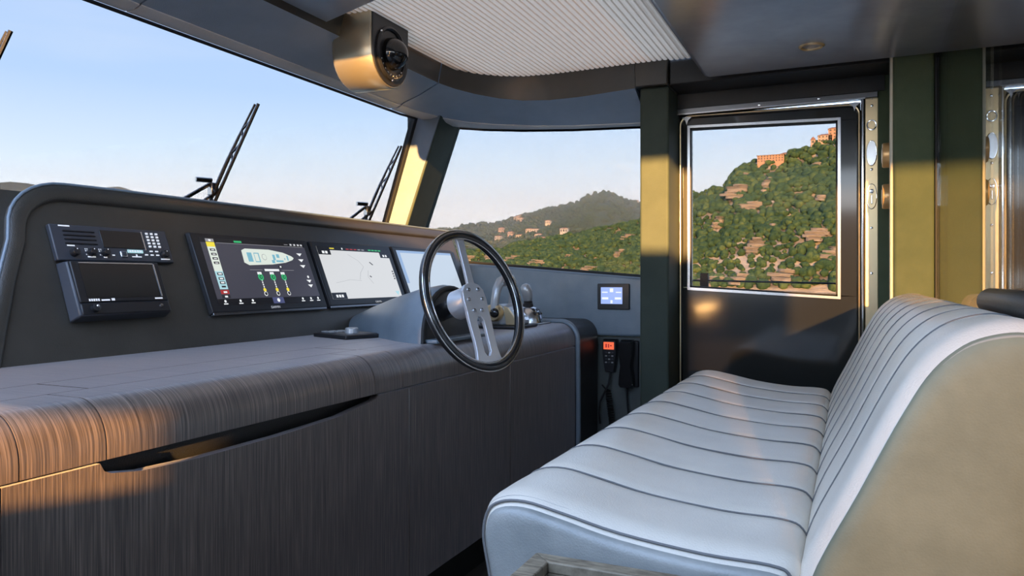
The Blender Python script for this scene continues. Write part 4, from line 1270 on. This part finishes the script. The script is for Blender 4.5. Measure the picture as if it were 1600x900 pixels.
# low mountains on the horizon beyond the windscreen
f = MB(); rows = []
for k in range(90):
    u = -300 + 760 * k / 89
    hv = np.interp(u, [-300, -100, 0, 18, 40, 70, 110, 145, 165, 185, 205, 225, 260, 330, 460], [300, 292, 285, 284, 286, 292, 294, 297, 293, 291, 297, 304, 312, 345, 434])
    a = (u - 800) / FPX; s, c = math.sin(YAW), math.cos(YAW)
    t_ = 6500
    x, y = (-s + a * c) * t_, (c + a * s) * t_
    z = (435 - hv) / FPX * t_ + 10 * noise.noise(Vector((k * .35, 0, 0)))
    rows.append([(x, y, SEA), (x * 1.06, y * 1.06, z * .62), (x * 1.12, y * 1.12, z * 1.12), (x * 1.3, y * 1.3, SEA)])
f.loft(rows, closed=False, cap=False)
o = f.build('mountain_range', 'mountain', None, 60)
tag(o, 'low mountain range, haze-tinted in its colour, on the horizon beyond the windscreen', 'mountains')

# evening haze over the distant coast
hm = bpy.data.materials.new('haze'); hm.use_nodes = True
ht = hm.node_tree; ht.nodes.clear()
ho = ht.nodes.new('ShaderNodeOutputMaterial'); hv = ht.nodes.new('ShaderNodeVolumeScatter')
hv.inputs['Color'].default_value = (.74, .89, 1, 1); hv.inputs['Density'].default_value = .00028; hv.inputs['Anisotropy'].default_value = 0.0
ht.links.new(hv.outputs[0], ho.inputs['Volume'])
MATS['haze'] = hm
o = MB().box(-2400, 0, 1350, 3000, SEA + .5, 340).build('haze', 'haze', None, 0)
tag(o, 'thin blue evening haze over the distant coast', 'haze', kind='stuff')

# tree crowns
def crown(seed, sub=2, squash=.85):
    bm = bmesh.new()
    bmesh.ops.create_icosphere(bm, subdivisions=sub, radius=1)
    for v_ in bm.verts:
        n_ = noise.noise(v_.co * 1.7 + Vector((seed * 3.1, 0, 0))) * .32 + noise.noise(v_.co * 4 + Vector((0, seed, 0))) * .2
        v_.co *= 1 + n_
        v_.co.z *= squash
    V = np.array([v_.co for v_ in bm.verts]); F_ = np.array([[q.index for q in fc.verts] for fc in bm.faces])
    bm.free()
    return V, F_
CR = [crown(i, 2, .75 + .12 * (i % 4)) for i in range(5)]
CR1 = [crown(i + 9, 1, .8) for i in range(4)]
CR2 = [crown(i + 20, 2, .85) for i in range(4)]
def bearing_px(x, y, z):
    s, c = math.sin(YAW), math.cos(YAW)
    t = y * c - x * s
    return 800 + FPX * (x * c + y * s) / t, 435 - FPX * z / t
# bare rock: areas on the cliff face (given as photo directions of the strata outcrops)
ROCK = [(1152, 302, 19, 11), (1160, 292, 16, 6), (1140, 318, 8, 10), (1122, 352, 10, 12), (1200, 298, 9, 20), (1190, 318, 13, 10), (1176, 330, 14, 6), (1175, 385, 14, 18), (1165, 405, 10, 10), (1282, 378, 15, 16), (1295, 398, 15, 14),
        (1262, 378, 10, 6), (1278, 310, 10, 5), (1205, 410, 10, 8), (1145, 432, 26, 14), (1118, 444, 20, 10), (1235, 430, 22, 14), (1275, 436, 40, 18), (1240, 448, 60, 10), (1275, 258, 10, 3), (1172, 275, 7, 3), (1213, 355, 8, 5), (1330, 400, 25, 20)]
def is_rock(u, v):
    n_ = noise.noise(Vector((u * .06, v * .06, 2))) * .6 + noise.noise(Vector((u * .17, v * .17, 7))) * .7
    for cx, cy, rx, ry in ROCK:
        if ((u - cx) / rx) ** 2 + ((v - cy) / ry) ** 2 < 1.75 + n_ * 1.3: return True
    return False
rng = random.Random(5)
trees = []
def sample(P):
    i = rng.random() * (len(P) - 1.001); j = rng.random() * (len(P[0]) - 1.001)
    a = Vector(P[int(i)][int(j)]); b = Vector(P[int(i) + 1][int(j)]); c = Vector(P[int(i)][int(j) + 1])
    return a + (b - a) * (i % 1) + (c - a) * (j % 1)
tries = 0
grid = {}
while len(trees) < 6500 and tries < 90000:
    tries += 1
    p = sample(HP)
    if p.z < SEA + 3: continue
    u, v = bearing_px(*p)
    if is_rock(u, v) and rng.random() > .07: continue
    r = rng.uniform(1.3, 2.7) * (1 + .4 * noise.noise(p * .03))
    key = (int(p.x / 3.0), int(p.y / 3.0))
    if key in grid: continue
    grid[key] = 1
    trees.append((p, r, u, v))
vis = [q for q in trees if 1086 < q[2] < 1304 and 205 < q[3] < 452]
vis.sort(key=lambda q: -q[1] / q[0].y)
ind = vis[:300]
ids = set(id(q) for q in ind)
crown_me = []
for k, (V, F_) in enumerate(CR):
    me = bpy.data.meshes.new('tree_crown'); me.from_pydata(V.tolist(), [], F_.tolist())
    me.materials.append(MATS['foliage']); me.polygons.foreach_set('use_smooth', [True] * len(me.polygons)); crown_me.append(me)
for k, (p, r, u, v) in enumerate(ind):
    o = bpy.data.objects.new('tree', crown_me[k % 5])
    o.location = (p.x, p.y, p.z + H + r * .45)
    o.scale = (r, r, r * rng.uniform(.85, 1.25)); o.rotation_euler = (0, 0, rng.random() * 6.28)
    COL.objects.link(o)
    tag(o, 'rounded evergreen tree on the rocky hillside seen through the door window', 'tree', 'trees on the rocky hillside')
# layered outcrops standing proud of the slope; each stratum is a piece of its own
OUT = [(1152, 300, 38, 24, 'broad pale layered outcrop high on the cliff shoulder'), (1124, 350, 22, 24, 'narrow pale outcrop low on the wooded shoulder'), (1201, 290, 20, 24, 'pale rock rib below the orange hilltop building'),
       (1184, 322, 32, 14, 'long pale ledge in the middle of the wooded slope'), (1175, 386, 28, 30, 'slanting pale rock face above the shore rocks'), (1284, 372, 34, 20, 'pale layered outcrop beside the shore slope'),
       (1296, 398, 30, 24, 'wide layered outcrop low on the bare slope'), (1278, 312, 22, 9, 'small pale ledge high in the dense wood'), (1213, 356, 17, 10, 'small pale outcrop alone in the wood'),
       (1276, 258, 22, 6, 'thin pale ledge just under the ridge houses'), (1172, 275, 15, 6, 'small pale ledge under the cliff-top trees'), (1120, 440, 44, 16, 'pale shore rocks beside the rail post'), (1232, 432, 38, 18, 'pale rounded shore rocks in the middle of the shoreline'), (1160, 436, 34, 18, 'broken pale shore rocks under the slanting rock face')]
OUT2 = [(738, 404, 26, 10, 'pinkish earth bank at the low end of the wooded spur'), (772, 402, 30, 12, 'broad pinkish earth bank on the wooded spur'), (806, 405, 26, 12, 'pale bare bank above the shore of the wooded spur'),
        (846, 411, 30, 9, 'long pale shore bank of the wooded spur'), (893, 402, 12, 8, 'small pale rock in the wood of the spur'), (986, 372, 20, 12, 'pale crag near the top of the wooded spur'), (968, 398, 18, 16, 'pale slanting crag on the flank of the wooded spur'), (930, 420, 26, 8, 'low pale shore rock of the wooded spur')]
def hill_hit(u, v, P=HP):
    pp, qq = pq(u, v)
    best = None
    for row in P:
        if abs(row[0][0] / row[0][1] - pp) > .006: continue
        for q in row:
            if q[2] / q[1] >= qq:
                d = q[1]
                if best is None or d < best[0]: best = (d, q)
                break
    return Vector(best[1]) if best else None
orng = random.Random(12)
for (u, v, wpx, hpx, lab) in OUT + OUT2:
    c = hill_hit(u, v, SP if lab.find('spur') > 0 else HP)
    if c is None: continue
    m_ = c.y / FPX * 1.03
    w_, h_ = wpx * m_, hpx * m_
    o = thing('rock_outcrop', lab, 'rock', (c.x, c.y - 3, c.z - h_ / 2), 'pale rock outcrops on the wooded spur' if lab.find('spur') > 0 else 'pale rock outcrops on the hillside')
    dp_ = 3.6 if c.y < 600 else 9.0
    nl = max(3, int(h_ / (1.5 if c.y < 600 else 2.4)))
    for k in range(nl):
        t0, t1 = k / nl, (k + 1) / nl
        ww = w_ / 2 * math.sqrt(max(.15, 1 - (2 * (t0 + .5 / nl) - 1) ** 2)) * orng.uniform(.85, 1.1)
        off = orng.uniform(-.1, .1) * w_ + (t0 - .5) * w_ * .25
        lp = []
        for j in range(14):
            a = 6.2832 * j / 14
            rr_ = 1 + .28 * noise.noise(Vector((math.cos(a) * 1.6 + k * .5, math.sin(a) * 1.6, u * .1)))
            lp.append((c.x + off + ww * rr_ * math.cos(a), c.y - dp_ * .3 + (t0 - .5) * h_ * 1.2 + dp_ * rr_ * math.sin(a)))
        z0_, z1_ = c.z + (t0 - .5) * h_, c.z + (t1 - .5) * h_ * 1.0 - h_ / nl * .1
        dip = .07
        f = MB()
        f.loft([[(x, y, z0_ - (x - c.x) * dip) for x, y in lp], [(x, y, z1_ - .2 - (x - c.x) * dip) for x, y in lp], [(c.x + off + (x - c.x - off) * .94, y + .2, z1_ - (x - c.x) * dip) for x, y in lp]])
        f.build('rock_layer', 'rock', o, 30)
def mass(name, lst, crowns, mat, label):
    Vs, Fs, b = [], [], 0
    for k, (p, r, u, v) in enumerate(lst):
        V, F_ = crowns[k % len(crowns)]
        a = rng.random() * 6.28; ca, sa = math.cos(a), math.sin(a)
        W_ = V @ np.array([[ca, sa, 0], [-sa, ca, 0], [0, 0, 1]]) * np.array([r, r, r * rng.uniform(.8, 1.2)]) + np.array([p.x, p.y, p.z + r * .45 + H])
        Vs.append(W_); Fs.append(F_ + b); b += len(V)
    V = np.concatenate(Vs); F_ = np.concatenate(Fs)
    me = bpy.data.meshes.new(name); me.from_pydata(V.tolist(), [], F_.tolist())
    me.materials.append(MATS[mat]); me.polygons.foreach_set('use_smooth', [True] * len(me.polygons))
    o = bpy.data.objects.new(name, me); COL.objects.link(o)
    tag(o, label, 'forest', kind='stuff')
    return o
mass('hillside_forest', [q for q in trees if id(q) not in ids], CR2, 'foliage', 'dense green forest covering the rocky hillside')
lst = []
grid = {}
tries = 0
while len(lst) < 8500 and tries < 90000:
    tries += 1
    p = sample(SP)
    if p.z < SEA + 4: continue
    u, v = bearing_px(*p)
    n_ = noise.noise(Vector((u * .03, v * .045, 11))) + .5 * noise.noise(Vector((u * .09, v * .12, 4)))
    bare = .26 + (.40 if (v > 396 and u < 850) else 0) + (.2 if v > 408 else 0)
    if n_ + .25 < bare and rng.random() > .12: continue
    key = (int(p.x / 3.4), int(p.y / 3.4))
    if key in grid: continue
    grid[key] = 1
    lst.append((p, rng.uniform(1.7, 3.6), u, v))
mass('spur_forest', lst, CR2, 'foliage', 'green forest covering the wooded spur')
lst = []
tries = 0
while len(lst) < 7000 and tries < 60000:
    tries += 1
    p = sample(FP)
    if p.z < SEA + 4: continue
    lst.append((p, rng.uniform(5, 10), 0, 0))
mass('far_forest', lst, CR1, 'foliage_far', 'dark forest on the distant hill')

# houses and hilltop buildings
def ground_at(P, u, vmin=0):
    """point of the hillside along a photo bearing at the row nearest the wanted height"""
    best = None
    for row in P:
        for p in row:
            uu, vv = bearing_px(*p)
            d = (uu - u) ** 2 + (vv - vmin) ** 2
            if best is None or d < best[0]: best = (d, p)
    return Vector(best[1])
def building(name, label, cat, c, wx, wy, h, mat, floors, cols, base=6, hip=True, group=None, rz=0.0):
    o = thing(name, label, cat, (c.x, c.y, c.z), group)
    f = MB().box(c.x - wx / 2, c.x + wx / 2, c.y - wy / 2, c.y + wy / 2, c.z - base, c.z + h)
    f.build('wall', mat, o)
    f = MB()
    e = .04 * wx
    rh = min(wx, wy) * .22 if hip else h * .04
    f.loft([[(c.x - wx / 2 - e, c.y - wy / 2 - e, c.z + h), (c.x + wx / 2 + e, c.y - wy / 2 - e, c.z + h), (c.x + wx / 2 + e, c.y + wy / 2 + e, c.z + h), (c.x - wx / 2 - e, c.y + wy / 2 + e, c.z + h)],
            [(c.x - wx / 4, c.y, c.z + h + rh), (c.x + wx / 4, c.y, c.z + h + rh), (c.x + wx / 4, c.y + .1, c.z + h + rh), (c.x - wx / 4, c.y + .1, c.z + h + rh)]])
    f.build('roof', 'roof_tile', o)
    for r_ in range(floors):
        for k in range(cols):
            x = c.x - wx / 2 + wx * (k + .5) / cols; z = c.z + h * (r_ + .35) / floors
            MB().box(x - wx / cols * .22, x + wx / cols * .22, c.y - wy / 2 - .12, c.y - wy / 2 + .05, z, z + h / floors * .45).build('window', 'dark_pane', o)
    return o
c = ground_at(HP, 1206, 254); building('palazzo', 'long orange hilltop building with rows of windows above the cliff', 'building', c, 15.5, 8, 4.4, 'plaster_orange', 3, 9, hip=False)
c = ground_at(HP, 1219, 252); building('annex', 'pale lower wing beside the orange hilltop building', 'building', c + Vector((3.4, 1.5, 0)), 6, 6, 4.4, 'plaster_pale', 2, 3)
c = ground_at(HP, 1268, 224)
o = thing('bell_tower', 'slender stone bell tower on the ridge', 'tower', tuple(c))
MB().box(c.x - 1.3, c.x + 1.3, c.y - 1.3, c.y + 1.3, c.z - 5, c.z + 4.4).build('shaft', 'plaster_pink', o)
MB().box(c.x - .7, c.x + .7, c.y - 1.4, c.y + 1.4, c.z + 2.6, c.z + 3.9).build('belfry_opening', 'dark_pane', o)
MB().lathe((c.x, c.y, c.z + 4.4), (0, 0, 1), [(1.7, 0), (1.5, .4), (1.2, 1.0), (.5, 1.8), (0, 2.3)], 12).build('dome', 'roof_tile', o)
c = ground_at(HP, 1288, 217); building('ridge_house', 'pink house on the ridge beside the bell tower', 'house', c, 8, 6, 4.0, 'plaster_pink', 2, 4)
c = ground_at(HP, 1302, 213); building('ridge_house', 'tall orange house at the high end of the ridge', 'house', c, 7, 6, 6.2, 'plaster_orange', 3, 3)
hr = random.Random(3)
spots = [(806, 343), (815, 341), (812, 346), (858, 352), (866, 353), (873, 355), (882, 366), (878, 362), (770, 369), (783, 363), (768, 374), (778, 376), (812, 373), (826, 364), (835, 366), (842, 371), (848, 377), (760, 362), (745, 364), (790, 371), (993, 319), (800, 368), (855, 356), (738, 372)]
for k, (u, v) in enumerate(spots):
    c = ground_at(FP, u, v)
    vm = hr.choice(['plaster_pale', 'plaster_pale', 'plaster_pink', 'deck_white'])
    building('villa', 'small %s villa scattered on the distant wooded hill' % {'plaster_pale': 'cream', 'plaster_pink': 'pink', 'deck_white': 'white'}[vm], 'house', c, hr.uniform(14, 24), 14, hr.uniform(9, 14), vm, 1, 3, 20, group='villas on the distant hill')

for o in bpy.data.objects:
    if '_o' in o: del o['_o']
